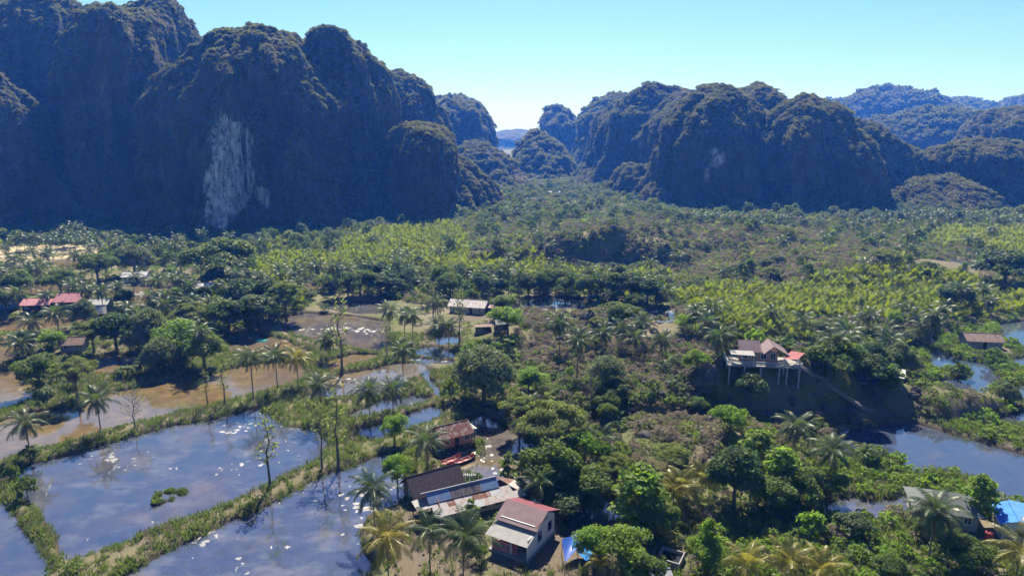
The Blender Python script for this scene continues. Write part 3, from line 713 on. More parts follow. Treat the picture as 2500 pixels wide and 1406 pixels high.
# banana plant
def banana_mesh(seed):
    rg = random.Random(seed); V = []; Fq = []; T = []
    for k in range(9):
        az = k * 2.4; e = rg.uniform(.6, 1.3); L = rg.uniform(1.7, 2.4); p = Vector((0, 0, 2.0)); sd = Vector((-math.sin(az), math.cos(az), 0)); prev = None; n = 6; w0 = rg.uniform(.26, .36); to = rg.random()
        for i in range(n + 1):
            t = i / n; w = w0 * math.sin(math.pi * (.08 + .88 * t)) ** .6; dr = Vector((math.cos(e) * math.cos(az), math.cos(e) * math.sin(az), math.sin(e)))
            row = [p - sd * w + Vector((0, 0, -w * .35)), p, p + sd * w + Vector((0, 0, -w * .35))]; V += [tuple(q) for q in row]; T += [to] * 3
            if i: b = len(V) - 6; Fq += [(b, b + 1, b + 4, b + 3), (b + 1, b + 2, b + 5, b + 4)]
            p = p + dr * L / n; e -= .33
    return mesh_raw("crown", V, Fq, [BANANA_LEAF], attrs={"tone": T})
BAN = [banana_mesh(k) for k in range(3)]; BANS = MB().tube([(0, 0, -.3), (.05, 0, 1.1), (0, 0, 2.2)], [.16, .13, .08], 7).mesh("stem", simple("banana_stem", (.10, .11, .05)))
def put_banana(x, y, s=1.0):
    o = bpy.data.objects.new("banana_plant", None); link(o); o.location = (x, y, HZ(x, y)); o.scale = (s, s, s); o.rotation_euler = (0, 0, rnd.uniform(0, 6.28))
    obj("crown", rnd.choice(BAN), o); obj("stem", BANS, o); return o

# small single meshes for the scattered masses
def clump(name, m, seed, R, H, n, leaf, k=7):
    return crown_mesh(name, m, clus('dome', k, R, H, 0, seed), leaf, n, seed, vol=.5)
def nipa_mesh(seed):
    rg = np.random.default_rng(seed); Q = []; T = []
    for k in range(9):
        q, t = frond(k * 2.4 + rg.normal() * .3, 1.25 + rg.normal() * .12, 5.2 * (.75 + .4 * rg.random()), .55 + rg.random() * .5, rg, nl=13, lw=.26, ll=.95, hang=.05); Q += q; T += t
    Q = np.array(Q).reshape(-1, 3); return mesh_raw("nipa", Q, np.arange(len(Q)).reshape(-1, 4), [NIPA_LEAF], attrs={"tone": np.repeat(T, 4)})
def grass_mesh(seed, m, n=26, H=.55, R=.55):
    rg = np.random.default_rng(seed); B = np.zeros((n, 3)); a = rg.random(n) * 6.28; r = R * np.sqrt(rg.random(n)); B[:, 0] = r * np.cos(a); B[:, 1] = r * np.sin(a)
    d = rg.normal(size=(n, 3)) * .45; d[:, 2] = 1; L = H * (.5 + rg.random(n))[:, None]; s = np.stack([-np.sin(a), np.cos(a), 0 * a], 1) * .07
    P = np.stack([B - s, B + s, B + d * L + s * .25, B + d * L - s * .25], 1).reshape(-1, 3)
    return mesh_raw("tuft", P, np.arange(n * 4).reshape(-1, 4), [m], attrs={"tone": np.repeat(rg.random(n), 4)})
def proto_obj(me): return bpy.data.objects.new("proto_" + me.name, me)     # never linked: only a source for the masses
S_GREEN = [proto_obj(clump("shrub", LEAF_MID, 600 + k, 1.6, 1.5, 75, .22)) for k in range(3)]
S_DARK = [proto_obj(clump("shrub", LEAF_DARK, 610 + k, 2.2, 2.2, 50, .30)) for k in range(2)]
S_BRIGHT = [proto_obj(clump("shrub", LEAF_BRIGHT, 620 + k, 1.6, 1.3, 75, .22)) for k in range(2)]
S_DRY = [proto_obj(clump("shrub", LEAF_DRY, 630 + k, 1.8, 1.7, 90, .16, 10)) for k in range(3)]
S_OLIVE = [proto_obj(clump("shrub", LEAF_OLIVE, 640 + k, 1.8, 1.6, 85, .18)) for k in range(3)]
S_GREY = [proto_obj(clump("shrub", LEAF_GREY, 645 + k, 2.0, 2.0, 75, .2)) for k in range(2)]
S_NIPA = [proto_obj(nipa_mesh(650 + k)) for k in range(4)]
S_GRASS = [proto_obj(grass_mesh(660 + k, GRASS_LEAF)) for k in range(3)]
S_DRYG = [proto_obj(grass_mesh(670 + k, LEAF_DRY, 22, .6, .5)) for k in range(2)]
S_CLIFF = [proto_obj(clump("shrub", CLIFF_LEAF, 680 + k, 2.3, 2.0, 26, .46, 8)) for k in range(4)]
S_FAR = [proto_obj(clump("shrub", CLIFF_LEAF, 690 + k, 6.5, 5.5, 3.2, 1.5, 9)) for k in range(2)]
S_TREE = [proto_obj(clump("tree_crown", mm, 700 + k, 4.0, 5.4, 22, .42, 16)) for k, mm in enumerate([LEAF_MID, LEAF_DARK, LEAF_GREY, LEAF_OLIVE, LEAF_MID])]
S_PALMF = [proto_obj(PSMALL[0])]
ROCKM = []
for k in range(3):
    th = np.linspace(0, 2 * np.pi, 22, endpoint=False); ph = np.linspace(-.5, 1, 12); TH, PH = np.meshgrid(th, ph); a = PH * np.pi / 2
    r = np.cos(a) ** .6 * (1 + .35 * fbm(np.cos(TH) * 1.6 + k * 9, np.sin(TH) * 1.6, PH * 2, s=k, o=3)); V = np.stack([r * np.cos(TH), r * np.sin(TH) * .8, np.sin(a) * (1 + .3 * fbm(np.cos(TH) * 2, np.sin(TH) * 2, k, s=k + 4, o=3))], -1).reshape(-1, 3)
    i = np.arange(22)[None, :] + 22 * np.arange(11)[:, None]; j = ((np.arange(22) + 1) % 22)[None, :] + 22 * np.arange(11)[:, None]
    ROCKM.append(mesh_raw("karst_boulder", V, np.stack([i, j, j + 22, i + 22], -1).reshape(-1, 4), [ROCK]))
S_ROCK = [proto_obj(m) for m in ROCKM]

def scatter(name, protos, P, S, label, cat, idx=None, R=None, sz=None):
    """one object: points carrying copies of small plants (for masses nobody could count)"""
    n = len(P)
    if n == 0: return
    me = bpy.data.meshes.new(name); me.vertices.add(n); me.vertices.foreach_set("co", np.asarray(P, np.float32).ravel())
    if R is None: R = np.zeros((n, 3)); R[:, 2] = RG.random(n) * 6.283; R[:, :2] = RG.normal(size=(n, 2)) * .08
    S = np.asarray(S, float); S3 = np.stack([S, S, S * (RG.uniform(.8, 1.25, n) if sz is None else sz)], 1)
    for nm, val in (("rot", R), ("scl", S3)):
        at = me.attributes.new(nm, 'FLOAT_VECTOR', 'POINT'); at.data.foreach_set("vector", np.asarray(val, np.float32).ravel())
    at = me.attributes.new("pick", 'INT', 'POINT'); at.data.foreach_set("value", (RG.integers(0, len(protos), n) if idx is None else idx).astype(np.int32))
    o = obj(name, me); ng = bpy.data.node_groups.new(name + "_nodes", 'GeometryNodeTree')
    ng.interface.new_socket("Geometry", in_out='INPUT', socket_type='NodeSocketGeometry'); ng.interface.new_socket("Geometry", in_out='OUTPUT', socket_type='NodeSocketGeometry')
    nd = ng.nodes; L = ng.links.new; gi = nd.new("NodeGroupInput"); go = nd.new("NodeGroupOutput"); iop = nd.new("GeometryNodeInstanceOnPoints")
    jn = nd.new("GeometryNodeJoinGeometry")
    for p in protos:
        oi = nd.new("GeometryNodeObjectInfo"); oi.inputs['Object'].default_value = p; oi.inputs['As Instance'].default_value = True; L(oi.outputs['Geometry'], jn.inputs[0])
    def na(nm, ty):
        x = nd.new("GeometryNodeInputNamedAttribute"); x.data_type = ty; x.inputs['Name'].default_value = nm
        return [q for q in x.outputs if q.enabled and q.name == 'Attribute'][0]
    L(gi.outputs[0], iop.inputs['Points']); L(jn.outputs[0], iop.inputs['Instance']); iop.inputs['Pick Instance'].default_value = True
    L(na("pick", 'INT'), iop.inputs['Instance Index']); L(na("rot", 'FLOAT_VECTOR'), iop.inputs['Rotation']); L(na("scl", 'FLOAT_VECTOR'), iop.inputs['Scale'])
    L(iop.outputs[0], go.inputs[0]); md = o.modifiers.new("scatter", 'NODES'); md.node_group = ng
    return tag(o, label, cat, None, 'stuff')

# ------------------------------------------------------------------ hill vegetation
acc = {'near': [], 'far': []}
for V, Fc, bv, d0, seed in HILLS:
    if d0 > 2300: continue
    a, b, c, d = (V[Fc[:, i]] for i in range(4)); n = np.cross(c - a, d - b); A = np.linalg.norm(n, axis=1) / 2; n = n / (2 * A[:, None] + 1e-9); ctr = (a + b + c + d) / 4
    view = np.array([0, 0, CAMZ]) - ctr; vis = (n * view).sum(1) / np.linalg.norm(view, axis=1)
    px, py = proj(ctr[:, 0], ctr[:, 1], ctr[:, 2]); ok = (vis > -.35) & (px > -200) & (px < 2700) & (py > -150)
    far = d0 > 850; sp = 2.6 if d0 < 560 else 3.6 if d0 < 700 else 4.6 if not far else 7.5 * d0 / 1000
    w = A * ok * (1 - .97 * (bv[Fc[:, 0]] > .42)) * np.where(n[:, 2] > .5, 1.4, .9); cnt = int(w.sum() / sp ** 2)
    f = RG.choice(len(Fc), cnt, p=w / w.sum()); u = RG.random((cnt, 1)); v = RG.random((cnt, 1))
    P = a[f] * (1 - u) * (1 - v) + b[f] * u * (1 - v) + c[f] * u * v + d[f] * (1 - u) * v; nn = n[f]
    cl = fbm(P[:, 0] / 16, P[:, 1] / 16, P[:, 2] / 16, s=seed, o=2); S = (.55 + .75 * RG.random(cnt) ** 3 + .35 * cl) * np.where(nn[:, 2] > .35, 1.0, .66)
    S *= {True: d0 / 1000 * .95, False: 1.0 + (d0 - 430) / 700}[far]; S = np.clip(S, .25, None)
    P = P - nn * (S * np.where(nn[:, 2] > .35, .5, .95))[:, None]; R = np.zeros((cnt, 3)); tl = np.clip(1 - nn[:, 2], 0, 1) * .75
    R[:, 0] = -nn[:, 1] * tl; R[:, 1] = nn[:, 0] * tl; R[:, 2] = RG.random(cnt) * .0
    acc['far' if far else 'near'].append((P, S, R))
for k, pr, nm in (('near', S_CLIFF, "hill_forest"), ('far', S_FAR, "distant_hill_forest")):
    P = np.vstack([q[0] for q in acc[k]]); S = np.hstack([q[1] for q in acc[k]]); R = np.vstack([q[2] for q in acc[k]])
    scatter(nm, pr, P, S, "dense scrub and small trees clinging to the " + ("near" if k == 'near' else "hazy distant") + " karst hills", "forest", R=R)
    print(nm, len(P))
# ------------------------------------------------------------------ what grows where
ZN = ['mixed', 'far', 'nipa', 'scrub', 'dry', 'wood', 'bright', 'bund', 'village', 'open', 'mound', 'grassy']
ZP = [  # later ones win; outlines traced in the photograph and laid on the valley floor
 ('bund', [(-400, 740), (330, 700), (760, 700), (1150, 760), (1130, 1000), (1180, 1120), (1000, 1250), (860, 1300), (900, 1600), (-900, 1600)]),
 ('village', [(-400, 615), (500, 640), (760, 690), (740, 740), (480, 780), (300, 800), (250, 880), (-400, 860)]),
 ('wood', [(430, 700), (740, 690), (770, 730), (700, 770), (600, 800), (545, 850), (430, 880), (290, 835), (270, 790)]),
 ('wood', [(-400, 560), (560, 580), (840, 590), (830, 620), (500, 655), (-400, 605)]),
 ('nipa', [(830, 600), (880, 572), (1000, 556), (1090, 546), (1125, 565), (1150, 600), (1140, 650), (940, 650), (830, 640)]),
 ('nipa', [(600, 640), (760, 620), (900, 632), (1000, 645), (1250, 640), (1330, 640), (1420, 668), (1640, 672), (1640, 715), (1300, 718), (1150, 722), (1000, 705), (620, 690)]),
 ('wood', [(760, 660), (940, 655), (1230, 690), (1230, 722), (1000, 718), (770, 715)]),
 ('wood', [(1230, 690), (1440, 690), (1620, 690), (1720, 740), (1660, 755), (1440, 738), (1240, 735)]),
 ('scrub', [(1250, 600), (1330, 560), (1500, 545), (1700, 550), (2000, 560), (2200, 600), (2230, 660), (2050, 690), (1850, 700), (1680, 690), (1640, 660), (1300, 645)]),
 ('nipa', [(1640, 720), (1760, 700), (1900, 712), (2060, 685), (2300, 690), (2600, 700), (2600, 760), (2440, 775), (2250, 795), (2100, 785), (1950, 775), (1800, 790), (1700, 770)]),
 ('nipa', [(1730, 790), (1900, 780), (2000, 805), (1900, 825), (1760, 820)]),
 ('nipa', [(2250, 560), (2500, 560), (2600, 600), (2500, 625), (2300, 600)]),
 ('dry', [(1240, 765), (1500, 758), (1580, 800), (1700, 830), (1790, 870), (1770, 930), (1560, 950), (1400, 920), (1270, 900)]),
 ('mound', [(1540, 930), (1760, 900), (1800, 1000), (1780, 1040), (1560, 1000)]),
 ('dry', [(1560, 1010), (1760, 1040), (1790, 1100), (1700, 1190), (1560, 1150), (1500, 1080)]),
 ('mound', [(1790, 900), (2080, 920), (2160, 1010), (2130, 1050), (1880, 1060), (1790, 1040)]),
 ('mound', [(1330, 575), (1500, 555), (1690, 570), (1700, 662), (1450, 655), (1320, 640)]),
 ('mound', [(1140, 610), (1240, 605), (1260, 645), (1140, 645)]),
 ('mound', [(2190, 960), (2380, 955), (2400, 1020), (2200, 1025)]),
 ('grassy', [(2060, 1120), (2200, 1115), (2220, 1150), (2330, 1150), (2400, 1180), (2440, 1220), (2380, 1245), (2200, 1205), (2060, 1210)]),
 ('grassy', [(2250, 1030), (2600, 1000), (2600, 1150), (2330, 1070)]),
 ('grassy', [(2040, 1110), (2120, 1112), (2230, 1150), (2400, 1170), (2440, 1225), (2250, 1215), (2060, 1215), (1990, 1240), (2000, 1160)]),
 ('grassy', [(2230, 850), (2440, 770), (2700, 770), (2700, 1000), (2420, 1010), (2250, 955)]),
 ('open', [(-80, 602), (250, 602), (245, 645), (-80, 650)]),
 ('bright', [(1790, 1275), (2000, 1250), (2160, 1262), (2230, 1300), (2330, 1430), (2300, 1600), (1650, 1600), (1700, 1340)]),
 ('open', [(880, 1270), (990, 1190), (1010, 1150), (1200, 1290), (1390, 1330), (1480, 1420), (1480, 1600), (880, 1600)]),
 ('open', [(985, 1060), (1090, 1030), (1150, 1110), (1020, 1130)]),
 ('open', [(1110, 745), (1230, 745), (1270, 790), (1180, 850), (1000, 850), (1060, 790)]),
]
def zone(x, y, z=0.8):
    px, py = proj(x, y, z); r = np.where(y > 470, 1, 0); w_ = 3200 / np.maximum(y, 60); px = px + w_ * fbm(x / 14, y / 14, s=91, o=3); py = py + w_ * .35 * fbm(x / 14 + 9, y / 14, s=93, o=3)
    for nme, P in ZP: r[inpoly(np.array(P, float), px, py)] = ZN.index(nme)
    return r
# footprints kept clear of plants (x, y, radius)
CLEAR = []
def clear_of(x, y, pad=0.0):
    k = np.ones(np.shape(x), bool)
    for cx, cy, r in CLEAR: k &= (x - cx) ** 2 + (y - cy) ** 2 > (r + pad) ** 2
    return k
for cx, cy, r in [(0.5, 90, 5.2), (4.5, 91.5, 4.5), (-8, 98, 5), (-2, 101, 5), (-12, 105, 5), (-11.5, 123.5, 4), (-11, 117, 4), (8.7, 86.8, 2.6), (22.5, 86, 2.4), (75, 92.5, 6), (68, 97, 5.5), (134, 185, 6),
                  (-8, 196, 4), (-3, 195, 4), (-14, 223, 7), (-7, 219, 6), (-174, 226, 6), (-161, 226, 5), (-151, 227, 6), (-142, 226, 5), (-137, 218, 5), (-154, 272, 6), (-115, 251, 5), (-123, 182, 5), (50, 144, 4), (57, 144, 6), (84, 147, 7), (128, 148, 4)]:
    CLEAR.append((cx, cy, r))
for px_, py_, r_ in [(1345, 772, 8), (1390, 772, 7), (1310, 768, 7), (1615, 815, 6), (1600, 825, 5), (2280, 668, 11), (2330, 672, 11), (2380, 672, 9), (1090, 882, 4), (1060, 892, 4), (1370, 1345, 4), (1480, 1330, 4), (2300, 965, 5), (2350, 975, 6), (2400, 970, 5)]: CLEAR.append((*G(px_, py_), r_))
for q in [(50, 139, 4), (56, 137.5, 5), (62, 137.5, 4), (48, 142, 4), (63, 142, 4), (70, 139.5, 3), (76, 137.5, 3), (84, 141, 5), (77, 143, 3)]: CLEAR.append(q)
def cand(step, y0, y1, margin=8):
    """jittered points over the part of the valley in view"""
    ys = np.arange(y0, y1, step); out = []
    for yy in ys:
        hw = yy * .84 + margin + 28; n = int(2 * hw / step) + 1; xs = np.linspace(-hw, hw, n); out.append(np.stack([xs + RG.uniform(-.5, .5, n) * step, np.full(n, yy) + RG.uniform(-.5, .5, n) * step], 1))
    q = np.vstack(out); return q[:, 0], q[:, 1]
def grow(name, protos, dens, step, y0, y1, smin, smax, wmin, label, cat, pathpad=.5, clearpad=0, idxf=None, zoff=-.15, patch=None, mod=None):
    """dens: zone -> probability that a grid point carries one"""
    x, y = cand(step, y0, y1); zn = zone(x, y); pr = np.array([dens.get(n, 0.0) for n in ZN])[zn]
    if patch: pr = pr * sst(-.25, .25, fbm(x / patch, y / patch, s=hash(name) % 1 + len(name), o=3) + .05)
    k = RG.random(len(x)) < pr; x, y = x[k], y[k]
    k = (samp(GSD, x, y) > wmin) & (samp(PTH, x, y) > pathpad) & clear_of(x, y, clearpad); x, y = x[k], y[k]
    z = samp(GZ, x, y) + zoff; S = RG.uniform(smin, smax, len(x))
    if mod is not None: S = S * mod(x, y)
    print(name, len(x))
    scatter(name, protos, np.stack([x, y, z], -1), S, label, cat)
grow("nipa_palm_thicket", S_NIPA, {'nipa': .9, 'wood': .08, 'scrub': .03, 'mixed': .02}, 2.7, 130, 470, .5, 1.0, 1, "bright yellow green nipa palms massed across the valley floor", "nipa palms", mod=lambda x, y: 1 - .0 * x)
grow("dry_scrub", S_DRY, {'scrub': .6, 'dry': .8, 'mound': .35, 'mixed': .28, 'far': .15, 'bright': .05, 'village': .06}, 2.4, 80, 520, .6, 1.25, 1, "grey brown leafless scrub on the dry ground", "dry scrub")
grow("olive_scrub", S_OLIVE, {'scrub': .38, 'dry': .22, 'mound': .3, 'mixed': .40, 'far': .35, 'wood': .2, 'village': .10, 'grassy': .08, 'bund': .03, 'nipa': .06, 'open': .06}, 2.8, 80, 520, .55, 1.4, 1, "olive green bushes mixed through the valley scrub", "bushes")
grow("green_shrubs", S_GREEN, {'scrub': .16, 'dry': .14, 'mixed': .42, 'far': .3, 'wood': .5, 'village': .16, 'grassy': .18, 'bund': .02, 'mound': .25, 'bright': .16, 'nipa': .14, 'open': .05}, 2.7, 76, 520, .55, 1.4, 1, "green shrubs filling the ground between the trees", "shrubs")
grow("dark_shrubs", S_DARK, {'scrub': .05, 'dry': .03, 'mixed': .10, 'wood': .25, 'village': .06, 'mound': .4, 'nipa': .05, 'far': .08}, 3.4, 80, 520, .6, 1.3, 1, "dark green thickets among the lighter scrub", "thicket")
grow("bright_shrubs", S_BRIGHT, {'bright': .95, 'mixed': .22, 'grassy': .75, 'dry': .10, 'scrub': .2, 'wood': .18, 'village': .12, 'far': .2}, 2.0, 76, 430, .5, 1.2, .6, "low bright green bushes in the sun", "bushes")
grow("valley_woodland", S_TREE, {'far': .26, 'mixed': .09, 'scrub': .06, 'wood': .5, 'village': .08, 'nipa': .03}, 6.0, 250, 780, .55, 1.15, 3, "far trees of the valley floor merging into one wood", "woodland", zoff=.6, mod=lambda x, y: np.where(y > 470, 1.15, 1))
grow("far_scrub", S_GREY + S_OLIVE + S_GREEN + S_BRIGHT + S_GREY + S_OLIVE + S_DRY, {'far': .8, 'mixed': .6, 'scrub': .6, 'nipa': .1, 'wood': .5}, 5.2, 470, 1500, 1.3, 2.6, 3, "grey green scrub far up the valley", "scrub")
grow("grass", S_GRASS, {'bund': .62, 'mixed': .5, 'village': .3, 'grassy': .9, 'open': .22, 'dry': .15, 'bright': .5, 'mound': .25}, .8, 72, 200, .6, 1.5, .1, "green grass along the pond banks and in clearings", "grass", pathpad=.1)
grow("dry_grass", S_DRYG, {'bund': .30, 'mixed': .3, 'village': .2, 'open': .25, 'dry': .5, 'mound': .4, 'grassy': .2}, 1.0, 72, 190, .5, 1.3, .4, "tufts of dry straw coloured grass", "dry grass", pathpad=.1, patch=6)
# banks: thicker low growth exactly along the water's edge
x, y = cand(.9, 72, 210); sdv = samp(GSD, x, y); zn = zone(x, y); k = (sdv > -.1) & (sdv < 1.5) & (samp(PTH, x, y) > .3) & clear_of(x, y) & (RG.random(len(x)) < .5 * sst(-.3, .3, fbm(x / 10, y / 10, s=77, o=3) + .08)); x, y = x[k], y[k]
scatter("bank_weeds", S_GREEN + S_BRIGHT + S_OLIVE, np.stack([x, y, samp(GZ, x, y) - .1], -1), RG.uniform(.14, .42, len(x)), "leafy weeds overhanging the edges of the ponds", "weeds")
A_, B_ = ISLW[0]; x = RG.uniform(A_[:, 0].min() - 1, A_[:, 0].max() + 1, 2500); y = RG.uniform(A_[:, 1].min() - 1, A_[:, 1].max() + 1, 2500)
k = (samp(GZ, x, y) > .06); x, y = x[k], y[k]; scatter("islet_grass", S_GRASS, np.stack([x, y, samp(GZ, x, y) - .02], -1), RG.uniform(.3, .55, len(x)), "thick green grass on the ring shaped islet in the pond", "grass")
x, y = cand(.55, 74, 130); k = (samp(pth.reshape(GX.shape), x, y) < .4) & (samp(PTH, x, y) > .3) & (samp(GSD, x, y) > .3) & clear_of(x, y) & (RG.random(len(x)) < .35); x, y = x[k], y[k]
scatter("yard_litter", S_ROCK + S_DRYG + S_DRYG, np.stack([x, y, samp(GZ, x, y) - .03], -1), RG.uniform(.07, .28, len(x)), "stones, husks and dry litter strewn over the bare yards", "litter")
# rocks on the mounds
x, y = cand(1.8, 100, 340); zn = zone(x, y); m = samp(GZ, x, y); k = (((zn == ZN.index('mound')) & (RG.random(len(x)) < .30)) | ((zn == ZN.index('dry')) & (RG.random(len(x)) < .08))) & (samp(GSD, x, y) > 1) & (samp(PTH, x, y) > 1); x, y = x[k], y[k]
scatter("rock_rubble", S_ROCK, np.stack([x, y, samp(GZ, x, y) - .2], -1), RG.uniform(.4, 1.5, len(x)) ** 1.2, "jagged dark limestone poking through the scrub", "rocks", R=np.stack([RG.normal(size=len(x)) * .3, RG.normal(size=len(x)) * .3, RG.random(len(x)) * 6.28], -1))

# ------------------------------------------------------------------ things: registry for labels
LM = {  # landmark: pixel place
 "the large lower left pond": (400, 1180), "the bottom pond": (620, 1340), "the pond at lower left corner": (60, 1330), "the long upper bund": (330, 1000), "the banana row": (400, 905), "the left village houses": (130, 750),
 "the far left fields": (120, 605), "the white roofed hut": (320, 690), "the blue hut": (510, 715), "the small grey hut": (170, 850), "the dark middle pond": (830, 800), "the long rusty roof": (1150, 745),
 "the twin tin huts": (1210, 820), "the narrow blue ponds": (1060, 860), "the winding path": (1040, 930), "the two blue ponds": (960, 1030), "the stilt house": (1100, 1090), "the red boats": (1110, 1135),
 "the patchwork tin roof": (1130, 1220), "the pink house": (1280, 1330), "the blue tarpaulin": (1400, 1350), "the concrete basin": (1635, 1385), "the shaded canal": (1230, 1120), "the small shaded pond": (1470, 1270),
 "the grey domed tree": (1180, 960), "the palm row in scrub": (1490, 850), "the jagged boulders": (1440, 770), "the mid valley pool": (1350, 745), "the small round pool": (1610, 780), "the hilltop villa": (1860, 900),
 "the blue kiosk": (2080, 975), "the rock bluff": (1650, 970), "the wide right pond": (2260, 1110), "the small lower right pond": (2120, 1240), "the grey hipped roof": (2280, 1240), "the blue roofed house": (2450, 1290),
 "the winding right pond": (2350, 900), "the grey roofed cottage": (2400, 845), "the waterside shed": (2420, 970), "the low right bund": (2400, 1060), "the far right pool": (2300, 645), "the dark rocky hillock": (1560, 630),
 "the yellow nipa field": (2000, 740), "the left nipa field": (1000, 600), "the valley centre scrub": (1900, 630), "the right massif": (1900, 535), "the valley mouth": (1400, 500), "the right foothill": (2380, 530), "the far left palms": (180, 580),
 "the dense left wood": (620, 760), "the bright green thicket": (2050, 1350), "the lower middle wood": (1750, 1250), "the middle thicket": (1400, 1130), "the upper left wood": (560, 640), "the pool edge wood": (1000, 700), "the scrubby slope": (1550, 900), "the right centre grove": (2100, 860),
}
LMW = {k: hit(*v) for k, v in LM.items()}
REG = []
def reg(o, desc, cat, group, h=0): REG.append((o, desc, cat, group)); return o
def ordw(i):
    a = "first second third fourth fifth sixth seventh eighth ninth tenth eleventh twelfth thirteenth fourteenth fifteenth sixteenth seventeenth eighteenth nineteenth twentieth".split()
    return a[i] if i < 20 else ("twenty-" + a[i - 20] if i < 29 else "thirtieth" if i == 29 else "thirty-" + a[i - 30] if i < 39 else "fortieth" if i == 39 else "forty-" + a[i - 40])
def finish_labels():
    D = {}
    for o, desc, cat, grp in REG:
        x, y, z = o.location; px, py = proj(x, y, z); b = None
        for nme, (lx, ly) in LMW.items():
            d = math.hypot(x - lx, (y - ly) * .8)
            if b is None or d < b[0]: b = (d, nme, lx, ly)
        _, nme, lx, ly = b; dx = x / y - lx / ly; dx *= y; dy = y - ly
        rel = "beside" if abs(dx) < 2 and abs(dy) < 2 else ("right of" if dx > 0 else "left of") if abs(dx) > abs(dy) else ("behind" if dy > 0 else "in front of")
        D.setdefault((desc, rel, nme), []).append((float(px), o)); tag(o, None, cat, grp)
    for (desc, rel, nme), L in D.items():
        L.sort(key=lambda q: q[0])
        for i, (px, o) in enumerate(L):
            if len(L) == 1: o['label'] = f"{desc} {rel} {nme}"
            elif i == 0: o['label'] = f"leftmost {desc} of those {rel} {nme}"
            elif i == len(L) - 1: o['label'] = f"rightmost {desc} of those {rel} {nme}"
            else: o['label'] = f"{desc}, {ordw(i)} from left among those {rel} {nme}"

# ------------------------------------------------------------------ palms (crown px, crown py, foot py or None, kind, size)
PALMS = [
 (75, 1033, 1112), (240, 975, 1058), (612, 875, 972), (682, 868, 950), (729, 872, 940, 'y'), (503, 808, 905), (785, 938, 1020), (898, 952, 1022), (962, 952, 1005), (980, 862, 925),
 (905, 1192, 1300), (1040, 1080, 1146), (945, 1312, 1412, 'y'), (1042, 1290, 1395), (1128, 1312, 1425), (1316, 1192, 1245, 'g', .85), (1467, 1068, 1168), (1932, 1040, 1140), (2018, 1100, 1200), (2272, 1245, 1372, 'g', 1.15),
 (2475, 1350, 1425, 'y'), (1640, 1200, 1255, 'n'), (1705, 1165, 1225, 'n'), (1662, 1180, 1235, 'n'), (1822, 1392, 1425, 'n'), (1922, 1388, 1420, 'n'), (2000, 1405, 1440, 'n'), (1462, 1385, 1420, 'n', .7), (1292, 985, 1045),
 (1366, 790, 868), (1414, 818, 872), (1465, 812, 872), (1508, 800, 856), (1562, 790, 845), (1550, 822, 872), (1611, 828, 880), (1752, 826, 872), (1700, 762, 812), (1738, 752, 806), (1722, 785, 835), (1628, 718, 764),
 (955, 757, 822), (990, 768, 832), (1012, 768, 838), (1062, 742, 795), (1068, 800, 850), (1098, 800, 848), (800, 828, 880), (1000, 662, 705), (950, 668, 708), (1044, 692, 742), (1160, 676, 722), (1192, 684, 726), (975, 640, 690),
 (818, 655, 722), (735, 690, 745), (700, 702, 760), (642, 745, 800), (745, 662, 705), (775, 650, 700), (720, 672, 715), (660, 700, 750), (690, 660, 710), (610, 690, 735), (830, 650, 700),
 (80, 785, 838), (75, 668, 720), (107, 664, 716), (215, 702, 760), (255, 710, 765), (370, 728, 790), (392, 690, 740), (412, 722, 775), (435, 680, 725), (465, 700, 745), (340, 765, 812), (320, 750, 800), (545, 752, 800), (410, 745, 795),
 (20, 600, 636), (45, 582, 615), (58, 580, 612), (75, 580, 612), (93, 577, 610), (115, 585, 616), (135, 585, 616), (150, 572, 606), (165, 560, 602), (185, 552, 600), (197, 560, 600), (208, 575, 608), (215, 588, 620), (240, 585, 618), (120, 615, 645), (28, 632, 662), (50, 628, 660), (100, 640, 690), (172, 585, 615), (180, 570, 606), (228, 600, 628), (262, 640, 680), (500, 655, 690), (540, 625, 665), (560, 700, 745), (590, 655, 690), (10, 690, 735), (50, 715, 770), (125, 720, 760), (475, 735, 790), (520, 740, 790), (440, 760, 815), (0, 665, 710), (185, 700, 745), (290, 700, 745), (60, 840, 880),
 (1952, 778, 822), (2066, 812, 850, 'g', 1.2), (2055, 785, 835), (2240, 790, 838), (2262, 765, 850, 'g', 1.1), (2280, 790, 850), (2158, 806, 850), (2395, 705, 745), (2410, 735, 770), (2390, 640, 672), (2170, 830, 880), (2300, 752, 800), (2225, 770, 820), (2205, 745, 790), (2120, 770, 812), (2030, 840, 885), (1885, 760, 800),
 (1744, 524, 545), (1772, 530, 550), (1800, 527, 548), (1832, 530, 550), (1872, 524, 546), (1902, 531, 551), (1926, 530, 550), (2052, 524, 548), (2000, 540, 560), (1960, 536, 556), (2080, 545, 565), (2120, 540, 562), (2160, 525, 550), (2195, 520, 545), (2215, 525, 550), (2240, 517, 542), (2262, 525, 548), (2290, 520, 545), (2320, 530, 552), (2345, 520, 545), (2370, 530, 552), (2400, 525, 548), (2430, 535, 560), (2455, 540, 562), (2480, 530, 555), (2230, 535, 560), (2270, 545, 568), (2420, 560, 585), (1680, 520, 540), (1712, 528, 548), (1850, 545, 566), (2180, 545, 570),
 (1320, 575, 600), (1300, 570, 595), (1345, 600, 625), (1230, 520, 540), (1255, 515, 533), (1280, 520, 538), (1213, 590, 612), (1395, 500, 515), (1275, 478, 490), (1262, 482, 494), (1250, 475, 487), (2140, 575, 600), (2010, 580, 605), (1910, 585, 612), (1650, 625, 655), (2205, 600, 628), (2110, 640, 672), (1770, 660, 695),
]
